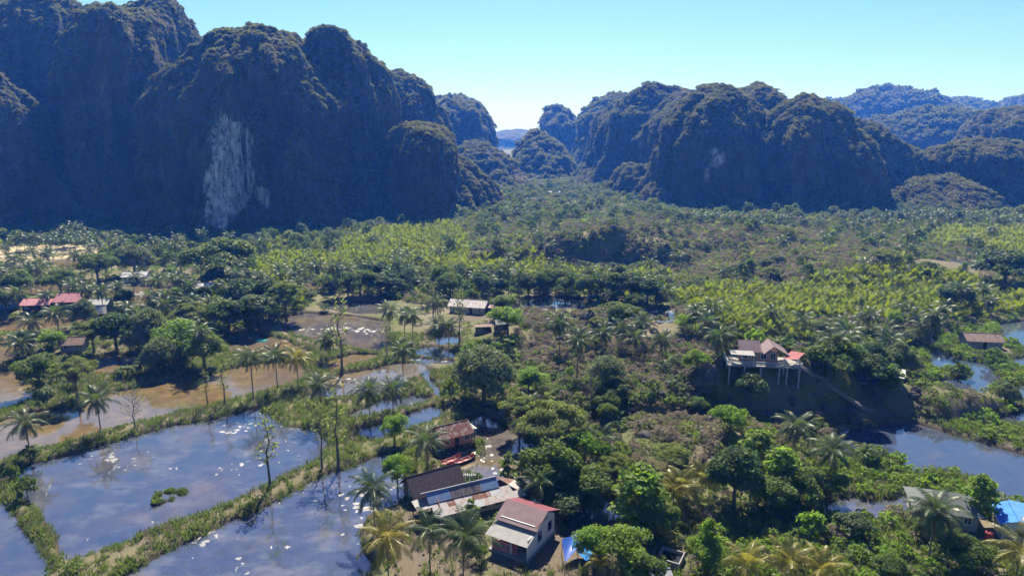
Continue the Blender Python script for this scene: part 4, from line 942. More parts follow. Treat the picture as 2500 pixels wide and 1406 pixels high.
for it in PALMS:
    cx, cy, fy = it[:3]; kd = it[3] if len(it) > 3 else 'g'; sz = it[4] if len(it) > 4 else 1.0
    x, y = hit(cx + (fy - cy) * rnd.uniform(-.06, .10), fy); g = HZ(x, y); H = zat(cy, y) - g
    H = max(3.0 if kd == 'n' else 5.0, min(15, H)); far = y > 260
    o = put_palm(x, y, H, sz * rnd.uniform(.92, 1.08) * (1.12 if far else 1.08), kd, lean=(rnd.uniform(-.12, .12) if H > 5 else 0), sm=far, z=max(g, .2)); CLEAR.append((x, y, .8))
    reg(o, {'g': "tall green coconut palm" if H > 9.5 else "green coconut palm", 'y': "yellowing coconut palm", 'n': "young yellow-green palm"}[kd], "palm tree", "coconut palms in the valley")

x, y = cand(11, 150, 330); zn = zone(x, y); pr = np.array([{'village': .30, 'wood': .28, 'mixed': .08, 'far': .1, 'nipa': .03}.get(n, 0) for n in ZN])[zn]; pxx, pyy = proj(x, y, 9.0)
k = (RG.random(len(x)) < pr) & (samp(GSD, x, y) > .6) & (samp(PTH, x, y) > .8) & clear_of(x, y, .8) & (pxx > 0) & (pxx < 2500); x, y = x[k][:62], y[k][:62]; print("extra palms", len(x), len(PALMS))
for i in range(len(x)):
    H = rnd.uniform(7, 12); o = put_palm(float(x[i]), float(y[i]), H, rnd.uniform(.9, 1.1), 'g', sm=y[i] > 230); CLEAR.append((x[i], y[i], .8)); reg(o, "tall green coconut palm" if H > 9.5 else "green coconut palm", "palm tree", "coconut palms in the valley")
# ------------------------------------------------------------------ trees placed one by one (centre px, py, foot py, width px, kind)
KD = {'dark': ("broadleaf_tree", "dark round tree"), 'mid': ("broadleaf_tree", "green leafy tree"), 'grey': ("domed_tree", "grey-green domed tree"), 'light': ("feathery_tree", "light green feathery tree"),
      'umbrella': ("umbrella_tree", "wide flat umbrella tree"), 'bigleaf': ("large_leaved_tree", "large-leaved tree"), 'slim': ("slender_tree", "slender leafy tree"), 'bush': ("bush", "low green bush"), 'brightbush': ("bush", "bright green bush")}
TL = [
 (1182, 920, 985, 162, 'grey'), (1350, 1060, 1150, 165, 'umbrella'), (1268, 1015, 1070, 100, 'umbrella'), (1425, 1100, 1180, 110, 'light'), (1345, 1140, 1215, 130, 'mid'), (1430, 1200, 1250, 120, 'mid'), (1500, 1150, 1215, 90, 'umbrella'), (1380, 1230, 1260, 110, 'dark'),
 (1790, 1150, 1240, 125, 'dark'), (1560, 1215, 1300, 160, 'bigleaf'), (1600, 1260, 1320, 90, 'mid'), (964, 1040, 1084, 62, 'light'), (972, 1148, 1208, 72, 'light'), (1152, 1235, 1300, 40, 'slim'), (1722, 1300, 1400, 66, 'bigleaf'), (1730, 1350, 1410, 90, 'light'),
 (1842, 1100, 1160, 110, 'bigleaf'), (1905, 1150, 1220, 120, 'bigleaf'), (1950, 1190, 1240, 110, 'mid'), (1880, 1210, 1250, 110, 'mid'), (2010, 1190, 1232, 90, 'mid'), (2385, 1200, 1280, 85, 'bigleaf'), (1240, 1135, 1188, 46, 'slim'), (1275, 1150, 1200, 50, 'slim'),
 (1520, 1345, 1410, 140, 'light'), (1448, 1325, 1385, 100, 'light'), (1560, 1390, 1440, 100, 'mid'), (1500, 955, 990, 62, 'dark'), (1702, 988, 1020, 46, 'mid'), (1782, 1022, 1065, 80, 'light'), (190, 920, 975, 100, 'umbrella'), (100, 905, 955, 90, 'mid'),
 (230, 822, 862, 84, 'umbrella'), (286, 805, 858, 90, 'dark'), (370, 800, 850, 100, 'grey'), (440, 835, 885, 120, 'light'), (400, 870, 905, 100, 'grey'), (330, 640, 672, 95, 'grey'), (545, 645, 690, 140, 'mid'), (700, 740, 790, 100, 'umbrella'), (620, 765, 805, 100, 'dark'), (590, 720, 770, 90, 'dark'),
 (660, 720, 775, 90, 'dark'), (560, 770, 810, 90, 'mid'), (500, 860, 900, 100, 'mid'), (240, 650, 690, 80, 'mid'), (1828, 945, 990, 75, 'dark'), (2450, 660, 705, 120, 'dark'), (2330, 725, 760, 80, 'dark'), (2040, 880, 925, 110, 'mid'),
 (2110, 880, 930, 100, 'dark'), (2170, 920, 960, 66, 'bigleaf'), (2190, 880, 925, 90, 'grey'), (2120, 910, 950, 100, 'dark'), (2455, 965, 985, 60, 'grey'), (2425, 872, 886, 50, 'bush'), (1840, 825, 855, 60, 'brightbush'), (1240, 780, 818, 80, 'light'), (1230, 745, 770, 60, 'mid'), (1520, 770, 805, 70, 'mid'), (1668, 785, 815, 50, 'light'),
 (1440, 700, 735, 80, 'mid'), (1495, 695, 735, 70, 'mid'), (1540, 700, 740, 80, 'dark'), (1580, 710, 745, 70, 'dark'), (1380, 690, 730, 70, 'mid'), (1325, 690, 728, 70, 'mid'), (1290, 700, 732, 60, 'dark'), (880, 690, 724, 70, 'mid'), (930, 695, 722, 60, 'dark'), (850, 690, 722, 60, 'mid'), (1100, 690, 730, 60, 'mid'), (1080, 670, 712, 60, 'mid'),
 (1700, 880, 915, 60, 'light'), (1480, 910, 940, 90, 'grey'), (1290, 930, 965, 80, 'light'), (1240, 880, 905, 50, 'slim'), (1100, 950, 975, 50, 'bush'), (70, 1200, 1225, 60, 'bush'), (30, 1150, 1172, 40, 'bush'), (610, 1232, 1252, 30, 'bush'), (1170, 1340, 1372, 50, 'bush'), (1440, 1240, 1265, 80, 'dark'),
 (2340, 912, 925, 50, 'bush'), (2170, 1385, 1410, 70, 'mid'), (2350, 1360, 1400, 110, 'mid'), (2080, 1290, 1310, 80, 'dark'), (1980, 1290, 1310, 80, 'brightbush'), (960, 700, 722, 50, 'dark'), (50, 690, 730, 70, 'mid'), (150, 690, 722, 70, 'mid'), (15, 730, 765, 50, 'mid'), (210, 755, 800, 60, 'grey'), (470, 780, 820, 90, 'umbrella'), (340, 830, 862, 80, 'grey'), (130, 830, 860, 60, 'light'),
]
NT = 0
def place_tree(cx, cy, fy, wpx, kd):
    x, y = hit(cx, fy); L, R, Ht = TREES[kd]; dep = y * CT + (CAMZ - 3) * ST; wr = wpx * dep / F / 2; s = wr / R
    g = HZ(x, y); top = zat(cy - wpx * .42, y) - g; sz = max(.55 * s, min(1.9 * s, max(2, top) / Ht)); nm, ds = KD[kd]
    o = put_tree(nm, kd, x, y, s, sz, z=max(g, .15)); CLEAR.append((x, y, wr * .3)); reg(o, ds, "bush" if nm == "bush" else "tree", "bushes among the ponds" if nm == "bush" else "trees of the valley floor"); return o
for t in TL: place_tree(*t); NT += 1
# the rest of the countable trees, nearest first
x, y = cand(7.5, 76, 330); zn = zone(x, y); pr = np.array([{'mixed': .30, 'wood': .75, 'village': .13, 'scrub': .14, 'dry': .07, 'mound': .08, 'bright': .03, 'far': .2, 'nipa': .04, 'bund': .0}.get(n, 0) for n in ZN])[zn]
pxx, pyy = proj(x, y, 4.0)
k = (RG.random(len(x)) < pr) & (samp(GSD, x, y) > 1.5) & (samp(PTH, x, y) > 1.5) & clear_of(x, y, 1.8) & (pxx > -60) & (pxx < 2560) & (y < 290); x, y = x[k], y[k]; o_ = np.argsort(y)[:290 - len(TL)]
for i in o_:
    zz = ZN[int(zone(x[i:i + 1], y[i:i + 1])[0])]; kd = rnd.choice({'wood': ['dark', 'mid', 'mid', 'grey', 'light', 'light'], 'village': ['mid', 'grey', 'light', 'dark'], 'scrub': ['grey', 'umbrella', 'light'], 'dry': ['umbrella', 'light', 'grey'], 'mound': ['grey', 'light']}.get(zz, ['mid', 'mid', 'grey', 'grey', 'umbrella', 'light', 'light', 'bigleaf']))
    nm, ds = KD[kd]; s = rnd.uniform(.40, .78) * (.75 if y[i] < 130 else 1)
    reg(put_tree(nm, kd, float(x[i]), float(y[i]), s, s * rnd.uniform(.85, 1.15)), ds, "tree", "trees of the valley floor")
print("trees", NT, len(o_))
# dead trees on the banks (foot px, foot py, top py, variant)
for n_, (fx, fy, ty, v) in enumerate([(660, 1192, 1012, 0), (787, 1146, 990, 1), (826, 1146, 952, 0), (330, 1046, 958, 2), (507, 992, 902, 0), (549, 986, 880, 0), (835, 912, 735, 0), (1122, 838, 715, 1), (1442, 1000, 900, 2), (945, 872, 782, 3), (1272, 875, 820, 3), (1105, 720, 660, 3), (1080, 735, 690, 3), (1060, 800, 700, 3), (1515, 870, 820, 2)]):
    x, y = hit(fx, fy); g = HZ(x, y); H = zat(ty, y) - g; tm, lm, hh = DEAD[v]; o = bpy.data.objects.new("bare_tree", None); link(o); o.location = (x, y, g); s = H / hh; o.scale = (s, s, s); o.rotation_euler = (0, 0, rnd.uniform(0, 6.28))
    obj("trunk", tm, o); obj("leaves", lm, o); CLEAR.append((x, y, 1)); reg(o, "nearly bare tree with stubby branches" if v != 2 else "pale leafless spreading tree", "bare tree", "bare trees on the pond banks")
# bananas
for (ax, ay, bx, by, n) in [(292, 925, 455, 895, 22), (60, 905, 120, 985, 14), (100, 900, 190, 960, 8), (250, 745, 330, 730, 7), (130, 735, 175, 725, 3), (2100, 1128, 2120, 1132, 2), (60, 1140, 100, 1128, 2), (640, 780, 690, 790, 3), (20, 840, 50, 850, 2)]:
    for i in range(n):
        t = (i + rnd.random()) / n; x, y = hit(ax + (bx - ax) * t, ay + (by - ay) * t + rnd.uniform(-6, 6))
        if HZ(x, y) < .05 and n > 8: x, y = x, y + rnd.uniform(0, 2)
        o = put_banana(x, y, rnd.uniform(.8, 1.25)); o.location.z = max(o.location.z, .15); reg(o, "broad-leaved banana plant", "banana plant", "banana plants on the banks")
# standing boulders
for (fx, fy, ty, w) in [(1398, 752, 742, 22), (1440, 790, 742, 34), (1492, 800, 760, 28), (1425, 785, 765, 26), (1735, 905, 885, 34), (1660, 840, 830, 34), (1135, 560, 540, 14), (1500, 560, 546, 22), (1205, 545, 530, 12)]:
    x, y = hit(fx, fy); dep = y * CT + 55 * ST; o = obj("karst_boulder", rnd.choice(ROCKM), None, (x, y, HZ(x, y) - .3)); r = w * dep / F / 2
    hz = min(max(zat(ty, y) - HZ(x, y), r * .8), 1.8 * r); o.scale = (r, r * 1.1, hz); o.rotation_euler = (0, 0, rnd.uniform(0, 6.28)); reg(o, "dark jagged boulder" if hz < 3 * r else "tall dark rock pinnacle", "boulder", "limestone boulders in the scrub")
# ------------------------------------------------------------------ buildings
WHITE = simple("white_wall_paint", (.62, .60, .58), .8, .3, .10, .8); CREAM = simple("weathered_cream_boards", (.40, .37, .32), .85, .2, .25, 1.2)
PINKW = simple("pink_wall_paint", (.62, .16, .22), .7, .3, .10, 1); SALMON = simple("faded_salmon_boards", (.42, .22, .16), .8, .2, .2, 1.2)
GREYW = simple("grey_concrete", (.26, .25, .24), .9, .2, .2, 1.0); BROWNW = simple("brown_plank_wall", (.13, .085, .055), .85, .2, .3, 2)
BLUEW = simple("blue_wall_paint", (.035, .10, .24), .7, .3, .15, 1); GREENW = simple("green_wall_paint", (.08, .20, .14), .7, .3, .15, 1); DKGLASS = simple("dark_glass", (.012, .014, .018), .15, .5, .1, 1)
DARKW = simple("dark_timber", (.045, .035, .028), .85, .2, .2, 2); BLUEF = simple("blue_painted_frame", (.03, .05, .22), .6, .3, .1, 1); TRIM = simple("white_trim", (.7, .7, .68), .7, .3, .05, 1)
R_MAUVE = sheet("mauve_metal_sheet", [(.19, .125, .135), (.235, .16, .17)], wave=7, rough=.7); R_MAROON = sheet("maroon_metal_sheet", [(.16, .045, .06), (.20, .06, .075)], wave=7, rough=.7)
R_GREY = sheet("grey_metal_sheet", [(.27, .26, .255), (.34, .33, .32)], wave=7, rough=.7); R_RUST = sheet("rusty_metal_sheet", [(.20, .07, .05), (.12, .045, .035)], (1, .3, 1), (.38, .34, .32), 7, .6)
R_PATCH = sheet("patched_metal_sheet", [(.44, .41, .40), (.38, .35, .35)], (1.2, .25, 1), (.33, .20, .17), 7, .5); R_PALE = sheet("new_pale_metal_sheet", [(.36, .37, .39), (.44, .45, .47)], wave=7, rough=.6)
R_BLUE = sheet("blue_metal_sheet", [(.13, .22, .42), (.20, .29, .45)], (1.2, .25, 1), (.24, .24, .28), 7, .4); R_BBLUE = sheet("bright_blue_metal_sheet", [(.03, .17, .55), (.05, .22, .62)], wave=5, rough=.6)
R_RED = sheet("red_metal_sheet", [(.30, .08, .085), (.36, .11, .11)], wave=5, rough=.7); R_OLDB = sheet("old_blue_streaked_sheet", [(.22, .19, .18), (.15, .13, .13)], (1.4, .2, 1), (.09, .06, .06), 7, .55)
R_PINK = sheet("pink_metal_sheet", [(.42, .16, .19), (.50, .22, .24)], wave=5); THATCH = simple("dark_thatch", (.055, .045, .055), .95, .1, .5, 3, .9); R_BROWN = sheet("brown_metal_sheet", [(.20, .13, .11), (.26, .18, .15)], (1, .3, 1), (.14, .07, .05))
R_SLAT = sheet("dull_grey_green_sheet", [(.09, .105, .10), (.13, .145, .135)], wave=5)
def window(par, c, w, hgt, ax='u', side=-1, fm=None, pm=None):
    """window set in a wall of a local frame: ax 'u' = wall runs along x"""
    p = MB(); f = MB(); d = .05
    if ax == 'u':
        p.box(c, (w, d * 1.2, hgt)); 
        for s in (-1, 1): f.box((c[0] + s * (w / 2 + .04), c[1] + side * .01, c[2]), (.08, .13, hgt + .16))
        for s in (-1, 1): f.box((c[0], c[1] + side * .01, c[2] + s * (hgt / 2 + .04)), (w - .004, .126, .08))
        f.box((c[0], c[1] + side * .01, c[2]), (.05, .12, hgt - .004))
    else:
        p.box(c, (d * 1.2, w, hgt))
        for s in (-1, 1): f.box((c[0] + side * .01, c[1] + s * (w / 2 + .04), c[2]), (.13, .08, hgt + .16))
        for s in (-1, 1): f.box((c[0] + side * .01, c[1], c[2] + s * (hgt / 2 + .04)), (.126, w - .004, .08))
        f.box((c[0] + side * .01, c[1], c[2]), (.12, .05, hgt - .004))
    o = p.build("window", pm or DKGLASS, par); f.build("frame", fm or TRIM, o); return o
def gable_walls(L, Wd, z0, h, rise, m, name, par, t=.12):
    b = MB(); b.box((0, -Wd / 2 + t / 2, z0 + h / 2), (L, t, h)); b.box((0, Wd / 2 - t / 2, z0 + h / 2), (L, t, h))
    for s in (-1, 1):
        xx = s * (L / 2 - t / 2); b.box((xx, 0, z0 + h / 2), (t, Wd - 2 * t, h))
        if rise > 0:
            e = .02; b.add([(xx - t / 2, -Wd / 2 + e, z0 + h), (xx - t / 2, Wd / 2 - e, z0 + h), (xx - t / 2, 0, z0 + h + rise), (xx + t / 2, -Wd / 2 + e, z0 + h), (xx + t / 2, Wd / 2 - e, z0 + h), (xx + t / 2, 0, z0 + h + rise)],
                           [(0, 1, 2), (5, 4, 3), (0, 2, 5, 3), (1, 4, 5, 2)])
    return b.build(name, m, par)
def gable_roof(L, Wd, z, rise, ov, m, par, name="roof", m2=None, side_ov=None):
    so = ov if side_ov is None else side_ov; k = rise / (Wd / 2); b = MB(); hl = L / 2 + so; zz = z - ov * k + .06
    b.panel((-hl, -Wd / 2 - ov, zz), (hl, -Wd / 2 - ov, zz), (hl, 0, z + rise + .06), (-hl, 0, z + rise + .06), .05, 0)
    b.panel((hl, Wd / 2 + ov, zz), (-hl, Wd / 2 + ov, zz), (-hl, 0, z + rise + .06), (hl, 0, z + rise + .06), .05, 1)
    o = b.build(name, [m, m2 or m], par)
    MB().tube([(-hl, 0, z + rise + .08), (hl, 0, z + rise + .08)], [.09, .09], 6).build("ridge_cap", m, o); return o
def stand(name, label, x, y, ang, cat="house", z=None, group=None): return thing(name, label, cat, (x, y, HZ(x, y) if z is None else z), math.radians(ang), group)
def legs(par, pts, z0, z1, r=.09, m=None, name="post"):
    for px_, py_ in pts: MB().tube([(px_, py_, z0), (px_, py_, z1)], [r, r], 6).build(name, m or DARKW, par)
def simple_house(name, label, x, y, ang, L, Wd, h, rise, ov, wm, rm, z0=.0, wins=2, door=True, rm2=None, fm=None, cat="house"):
    t = stand(name, label, x, y, ang, cat)
    if z0 > .5: legs(t, [(a * (L / 2 - .2), b * (Wd / 2 - .2)) for a in (-1, 0, 1) for b in (-1, 1)], -.6, z0); MB().box((0, 0, z0 - .08), (L, Wd, .16)).build("floor", DARKW, t)
    else: MB().box((0, 0, z0 - .25), (L + .1, Wd + .1, .6)).build("plinth", GREYW, t); z0 += .06
    gable_walls(L, Wd, z0, h, rise, wm, "wall", t); gable_roof(L, Wd, z0 + h, rise, ov, rm, t, m2=rm2)
    n = wins + (1 if door else 0)
    for i in range(n):
        u = -L / 2 + L * (i + .5) / n
        if door and i == n // 2: MB().box((u, -Wd / 2, z0 + 1.0), (.9, .08, 2.0 if h > 2.1 else h - .1)).build("door", DARKW, t)
        else: window(t, (u, -Wd / 2, z0 + h * .55), .9, .9, 'u', -1, fm)
    window(t, (L / 2, 0, z0 + h * .55), .8, .9, 'v', 1, fm); window(t, (-L / 2, 0, z0 + h * .55), .8, .9, 'v', -1, fm)
    return t
# --- pink fronted white house
def house_pink():
    t = stand("house", "white house with mauve roof and pink front porch wall", 2.3, 86.1, -30, z=1.0)
    # local x: from far left front (-6) to right corner (0); local y: depth back to 8.4
    L = 6.0; D = 8.3; h = 3.0; w = MB(); T_ = .14
    w.box((-T_ / 2, D / 2, h / 2), (T_, D, h)); w.box((-L + T_ / 2, (D + 2.2) / 2, h / 2), (T_, D - 2.2, h)); w.box((-L / 2, D - T_ / 2, h / 2), (L - 2 * T_, T_, h)); w.box((-L / 2, 2.2 + T_ / 2, (h + .9) / 2), (L - 2 * T_, T_, h + .9))
    for xx in (-T_, -L):
        a = [(xx, 2.2, h), (xx, D, h), (xx, 5.2, h + 1.75), (xx, 2.2, h + .45)]; b = [(q[0] + T_, q[1], q[2]) for q in a]; w.add(a + b, [(0, 1, 2, 3), (7, 6, 5, 4), (0, 3, 7, 4), (3, 2, 6, 7), (2, 1, 5, 6)])
    w.build("wall", WHITE, t)
    MB().box((-L / 2, D / 2 - .2, -.45), (L + .5, D + .9, .9)).build("plinth", GREYW, t)
    r = MB(); r.panel((-L - .6, 1.6, 3.55), (.45, 1.6, 3.55), (.45, 5.2, 5.0), (-L - .6, 5.2, 5.0), .06); rf = r.build("roof", R_MAUVE, t)
    MB().panel((.45, 9.0, 3.3), (-L - .6, 9.0, 3.3), (-L - .6, 5.2, 5.0), (.45, 5.2, 5.0), .06).build("rear_slope", R_MAROON, rf)
    MB().box((.47, 3.4, 4.22), (.06, 3.75, .16)).build("fascia", R_MAROON, rf).rotation_euler = (0, 0, 0)
    MB().panel((-L - .6, -1.0, 2.45), (.35, -1.0, 2.45), (.35, 2.15, 3.25), (-L - .6, 2.15, 3.25), .05).build("porch_roof", R_GREY, t)
    MB().box((-L / 2, 1.9, .05), (L - .3, .1, 2.6)).build("inner_wall", DARKW, t)
    fw = MB().box((-4.35, -.1, .75), (3.3, .14, 1.5)).build("porch_wall", PINKW, t)
    MB().box((-4.7, -.19, .85), (1.9, .05, .62)).build("panel", simple("grey_lattice", (.16, .17, .20), .7, .2, .3, 8), fw); MB().box((-3.2, -.19, .75), (.45, .05, .9)).build("panel", bpy.data.materials["grey_lattice"], fw)
    g = MB()
    for k in range(5): g.box((-2.55 + k * .19, -.05, .8), (.05, .05, 1.35))
    g.box((-2.17, -.05, 1.5), (.82, .06, .07)); g.box((-2.17, -.05, .15), (.82, .06, .07)); g.build("gate", PINKW, t)
    for xx in (-5.9, -2.75, -.1): MB().box((xx, -.1, 1.25), (.16, .16, 2.5)).build("pillar", WHITE, t)
    for yy in (3.4, 6.6): window(t, (.02, yy, 1.75), .95, 1.25, 'v', 1, BLUEF)
    for yy in (2.2, 5.1): MB().box((.06, yy, h / 2 + .1), (.06, .06, h + .2)).build("pipe", TRIM, t)
    s = MB()
    for k in range(3): s.box((-.9 - k * .0, -.75 - k * .35, -.25 - k * .22), (1.6, .4, .3))
    s.build("steps", GREYW, t)
house_pink()
tk = thing("water_tank", "small grey water tank behind the mauve roof", "water tank", (3.9, 97.6, 1.0)); MB().tube([(0, 0, .9), (0, 0, 2.6), (0, 0, 2.85)], [.62, .62, .3], 16).build("tank", simple("grey_plastic", (.33, .34, .33), .5), tk)
MB().tube([(0, 0, 2.85), (0, 0, 2.98)], [.25, .25], 12).build("lid", DARKW, tk); MB().box((0, 0, .0), (1.6, 1.6, 1.78)).build("stand", GREYW, tk)
# --- long house with patchwork roof
def house_long():
    t = stand("house", "long boarded house under a patchwork of blue, rusty and pale tin", -11.6, 94.6, 26, z=.7); L = 15.3
    w = MB(); w.box((7.8, .9, 1.1), (13.6, .12, 2.2)); w.box((7.8, 5.4, 1.1), (13.6, .12, 2.2)); w.box((1.06, 3.15, 1.3), (.12, 4.36, 2.6)); w.box((14.54, 3.15, 1.1), (.12, 4.36, 2.2)); w.build("wall", CREAM, t)
    MB().tri((1.0, .6, 2.5), (1.0, 5.6, 2.5), (1.0, 3.2, 4.15), .06).build("gable", SALMON, t)
    # lower skirt in separate sheets
    xs = [-.3, 1.2, 2.3, 3.6, 4.8, 6.4, 8.0, 9.6, 11.4, 13.4, 15.3]; ms = [0, 0, 1, 0, 0, 1, 1, 2, 0, 0]
    ms1 = [2, 0, 0, 0, 2, 2, 0, 0, 0, 0]
    b = MB(); 
    for i in range(10):
        zt_ = 3.05; zb = 1.95; k = .012 * (i % 2)
        b.panel((xs[i], -.55, zb + k), (xs[i + 1], -.55, zb + k), (min(xs[i + 1], 14.2), .7, 2.5 + k), (min(xs[i], 14.2), .7, 2.5 + k), .04, ms1[i]); 
        if i < 9: b.panel((xs[i], .7, 2.5 + k), (min(xs[i + 1], 14.2), .7, 2.5 + k), (min(xs[i + 1], 13.2), 1.95, 3.05 + k), (xs[i], 1.95, 3.05 + k), .04, ms[i])
    rf = b.build("roof", [R_PATCH, R_RUST, R_PALE], t)
    u = MB(); ux = [-.6, 1.6, 3.2, 5.0, 6.6, 8.4, 11.5]; um = [0, 0, 1, 1, 1, 0]
    for i in range(6): u.panel((ux[i], 1.8, 3.12 + .012 * (i % 2)), (ux[i + 1], 1.8, 3.12 + .012 * (i % 2)), (ux[i + 1], 3.2, 4.3 + .012 * (i % 2)), (ux[i], 3.2, 4.3 + .012 * (i % 2)), .05, um[i])
    u.build("upper_slope", [R_BLUE, R_OLDB], rf)
    k = MB(); k.panel((11.5, 6.4, 2.3), (-1.4, 6.4, 2.3), (-1.4, 3.22, 4.3), (11.5, 3.22, 4.3), .05); k.tri((11.52, 3.2, 4.29), (13.2, 1.95, 3.1), (15.2, 4.0, 2.6), .04, 1); k.tri((11.52, 3.25, 4.29), (15.2, 4.0, 2.6), (13.0, 6.3, 2.3), .04, 1); k.tri((13.2, 1.96, 3.08), (15.3, -.4, 2.0), (15.25, 4.0, 2.58), .04, 0); k.build("rear_slope", [R_PATCH, R_RUST], rf)
    MB().tube([(-1.4, 3.2, 4.36), (11.5, 3.2, 4.36)], [.11, .11], 6).build("ridge_cap", R_PALE, rf)
    MB().panel((-2.6, 1.2, 2.7), (-.2, 1.2, 2.9), (-.2, 4.4, 3.0), (-2.6, 4.4, 2.8), .05).build("porch_roof", R_GREY, t); legs(t, [(-2.4, 1.4), (-2.4, 4.2)], -.6, 2.7, .06)
    for uu in (5.2, 8.3, 10.8): window(t, (uu, .86, 1.35), .7, 1.0, 'u', -1, DARKW)
    MB().box((12.6, .84, .95), (.8, .08, 1.9)).build("door", DARKW, t)
    for uu in (3.2, 6.8, 9.6, 11.8): MB().box((uu, .80, 1.1), (.08, .06, 2.2)).build("batten", TRIM, t)
    MB().box((7.8, 3.15, -.3), (13.8, 4.9, .6)).build("plinth", GREYW, t)
house_long()
t = thing("tv_antenna", "spindly white antenna above the patchwork roof", "antenna", (-6.9, 101.3, 4.3)); a = MB(); MB().tube([(0, 0, -1.2), (0, 0, 1.9)], [.04, .03], 5).build("mast", TRIM, t)
a.box((0, 0, 1.7), (2.0, .04, .04)); [a.box((-.9 + .3 * i, 0, 1.73), (.035, .9, .03)) for i in range(7)]; [a.box((-.9 + .3 * i, 0, 1.45), (.035, .03, .5)) for i in range(7)]; a.build("aerial", TRIM, t)
# --- dark thatched house behind it
t = simple_house("thatched_house", "low house with dark thatch behind the patchwork roof", -13.4, 105.3, 32, 8.4, 5.0, 1.8, 2.0, .7, BROWNW, THATCH, 0, 1)
# --- salmon stilt house
t = simple_house("stilt_house", "salmon boarded stilt house with rust red tin roof", -11.7, 123.4, 32, 6.4, 4.2, 2.3, 1.5, .45, SALMON, R_RUST, 1.7, 2)
MB().box((3.9, .4, 2.9), (1.6, 2.6, 2.0)).build("side_room", GREYW, t); MB().panel((3.0, -1.2, 4.0), (5.0, -1.2, 3.8), (5.0, 2.0, 3.8), (3.0, 2.0, 4.2), .05).build("side_roof", R_PALE, t); legs(t, [(4.6, -.8), (4.6, 1.6)], -.6, 1.9)
# --- boats
HULLR = simple("red_boat_paint", (.32, .03, .035), .5, .4, .2, 2); HULLD = simple("dark_hull", (.04, .04, .05), .6, .3, .2, 2)
def boat(label, x, y, ang, L=6.5, Wd=1.4, m=HULLR, m2=HULLD, grp="boats moored by the houses", z=0):
    t = thing("boat", label, "boat", (x, y, z), math.radians(ang), grp); n = 12; b = MB(); inn = MB(); rows = []
    for i in range(n + 1):
        s = i / n; w = Wd / 2 * max(.06, math.sin(math.pi * min(1, .10 + .86 * s)) ** .55); sh = .45 + .5 * (2 * s - 1) ** 4
        rows.append([(-L / 2 + L * s, yy * w, zz) for yy, zz in ((-1, sh), (-.8, .1), (-.3, -.15), (.3, -.15), (.8, .1), (1, sh), (.9, sh), (.68, .14), (-.68, .14), (-.9, sh))])
    for i in range(n):
        for k in range(10):
            q = (rows[i][k], rows[i][(k + 1) % 10], rows[i + 1][(k + 1) % 10], rows[i + 1][k]); b.add(q, [(0, 1, 2, 3)], 1 if k < 5 else 0)
    b.add(rows[0], [tuple(range(10))]); b.add(rows[-1], [tuple(range(9, -1, -1))]); b.build("hull", [m, m2], t)
    for s in (-.28, 0.02, .3): MB().box((L * s, 0, .36), (.25, Wd * .86, .06)).build("bench", BROWNW if m is HULLR else m, t)
    return t
boat("longer red boat moored in front of the stilt house", -12.2, 116.6, 44, 7.0, 1.5, z=.12); boat("second red boat with dark hull nearest the canal", -9.2, 117.2, 40, 5.6, 1.4, z=.12)
x, y = hit(2050, 1056); boat("small pale boat at the edge of the wide right pond", *G(2052, 1062, 0), 10, 3.6, .9, TRIM, HULLD, z=.02)
x, y = hit(968, 722); boat("long white canoe under the palms beyond the middle pond", x, y, -4, 8.5, .8, TRIM, HULLD, z=HZ(x, y) + .2); x, y = hit(985, 728); boat("shorter white canoe beside the long one", x, y, -2, 6.0, .8, TRIM, HULLD, z=HZ(x, y) + .2)
# --- blue tarpaulin shelter
TARP = simple("blue_tarpaulin", (.03, .10, .42), .45, .4, .15, 2); TARP2 = simple("bright_blue_tarpaulin", (.02, .22, .60), .45, .4, .1, 2)
t = thing("tarpaulin_shelter", "sagging blue tarpaulin shelter beside the white house", "shelter", (8.7, 86.6, HZ(8.7, 86.6)), math.radians(35))
def cloth(a, b, c, d, sag, n=8):
    P = []; a, b, c, d = map(Vector, (a, b, c, d))
    for i in range(n + 1):
        for j in range(n + 1):
            u, v = i / n, j / n; q = (a * (1 - u) + b * u) * (1 - v) + (d * (1 - u) + c * u) * v; q.z -= sag * math.sin(math.pi * u) * math.sin(math.pi * v) + .07 * math.sin(9 * u + 3 * v); P.append(q)
    m = MB(); k = n + 1; m.add(P, [(i * k + j, i * k + k + j, i * k + k + j + 1, i * k + j + 1) for i in range(n) for j in range(n)]); return m
cloth((-2.4, -1.2, 1.0), (1.6, -.6, 2.6), (2.0, 1.5, 2.5), (-1.0, 1.4, 2.6), .3).build("tarpaulin", TARP, t, True); cloth((.2, -2.6, .9), (3.2, -1.6, 1.0), (2.1, 1.3, 2.48), (-.2, .2, 2.2), .15).build("tarpaulin", TARP2, t, True)
legs(t, [(-2.2, -1.1), (1.6, -.5), (2.0, 1.4), (-1.0, 1.3), (3.1, -1.6), (.3, -2.5)], -.3, .95, .05); legs(t, [(1.6, -.45), (1.9, 1.4), (-.95, 1.3)], .9, 2.4, .045)
# --- concrete basin
t = thing("concrete_basin", "open rectangular concrete basin half full of dark water", "basin", (22.5, 85.8, HZ(22.5, 85.8)), math.radians(-28)); b = MB()
for c, d in (((0, -1.5, .45), (3.2, .16, 1.3)), ((0, 1.5, .45), (3.2, .16, 1.3)), ((-1.52, 0, .45), (.16, 2.84, 1.3)), ((1.52, 0, .45), (.16, 2.84, 1.3))): b.box(c, d)
b.build("basin_wall", GREYW, t); MB().box((0, 0, .35), (2.88, 2.84, .5)).build("water", DKGLASS, t)
t = simple_house("shed", "little pale roofed shed cut by the bottom edge of the view", G(1605, 1425, 1)[0], G(1605, 1425, 1)[1], 10, 3.0, 2.4, 1.5, .6, .25, GREYW, R_PALE, 0, 1, False, R_BBLUE)
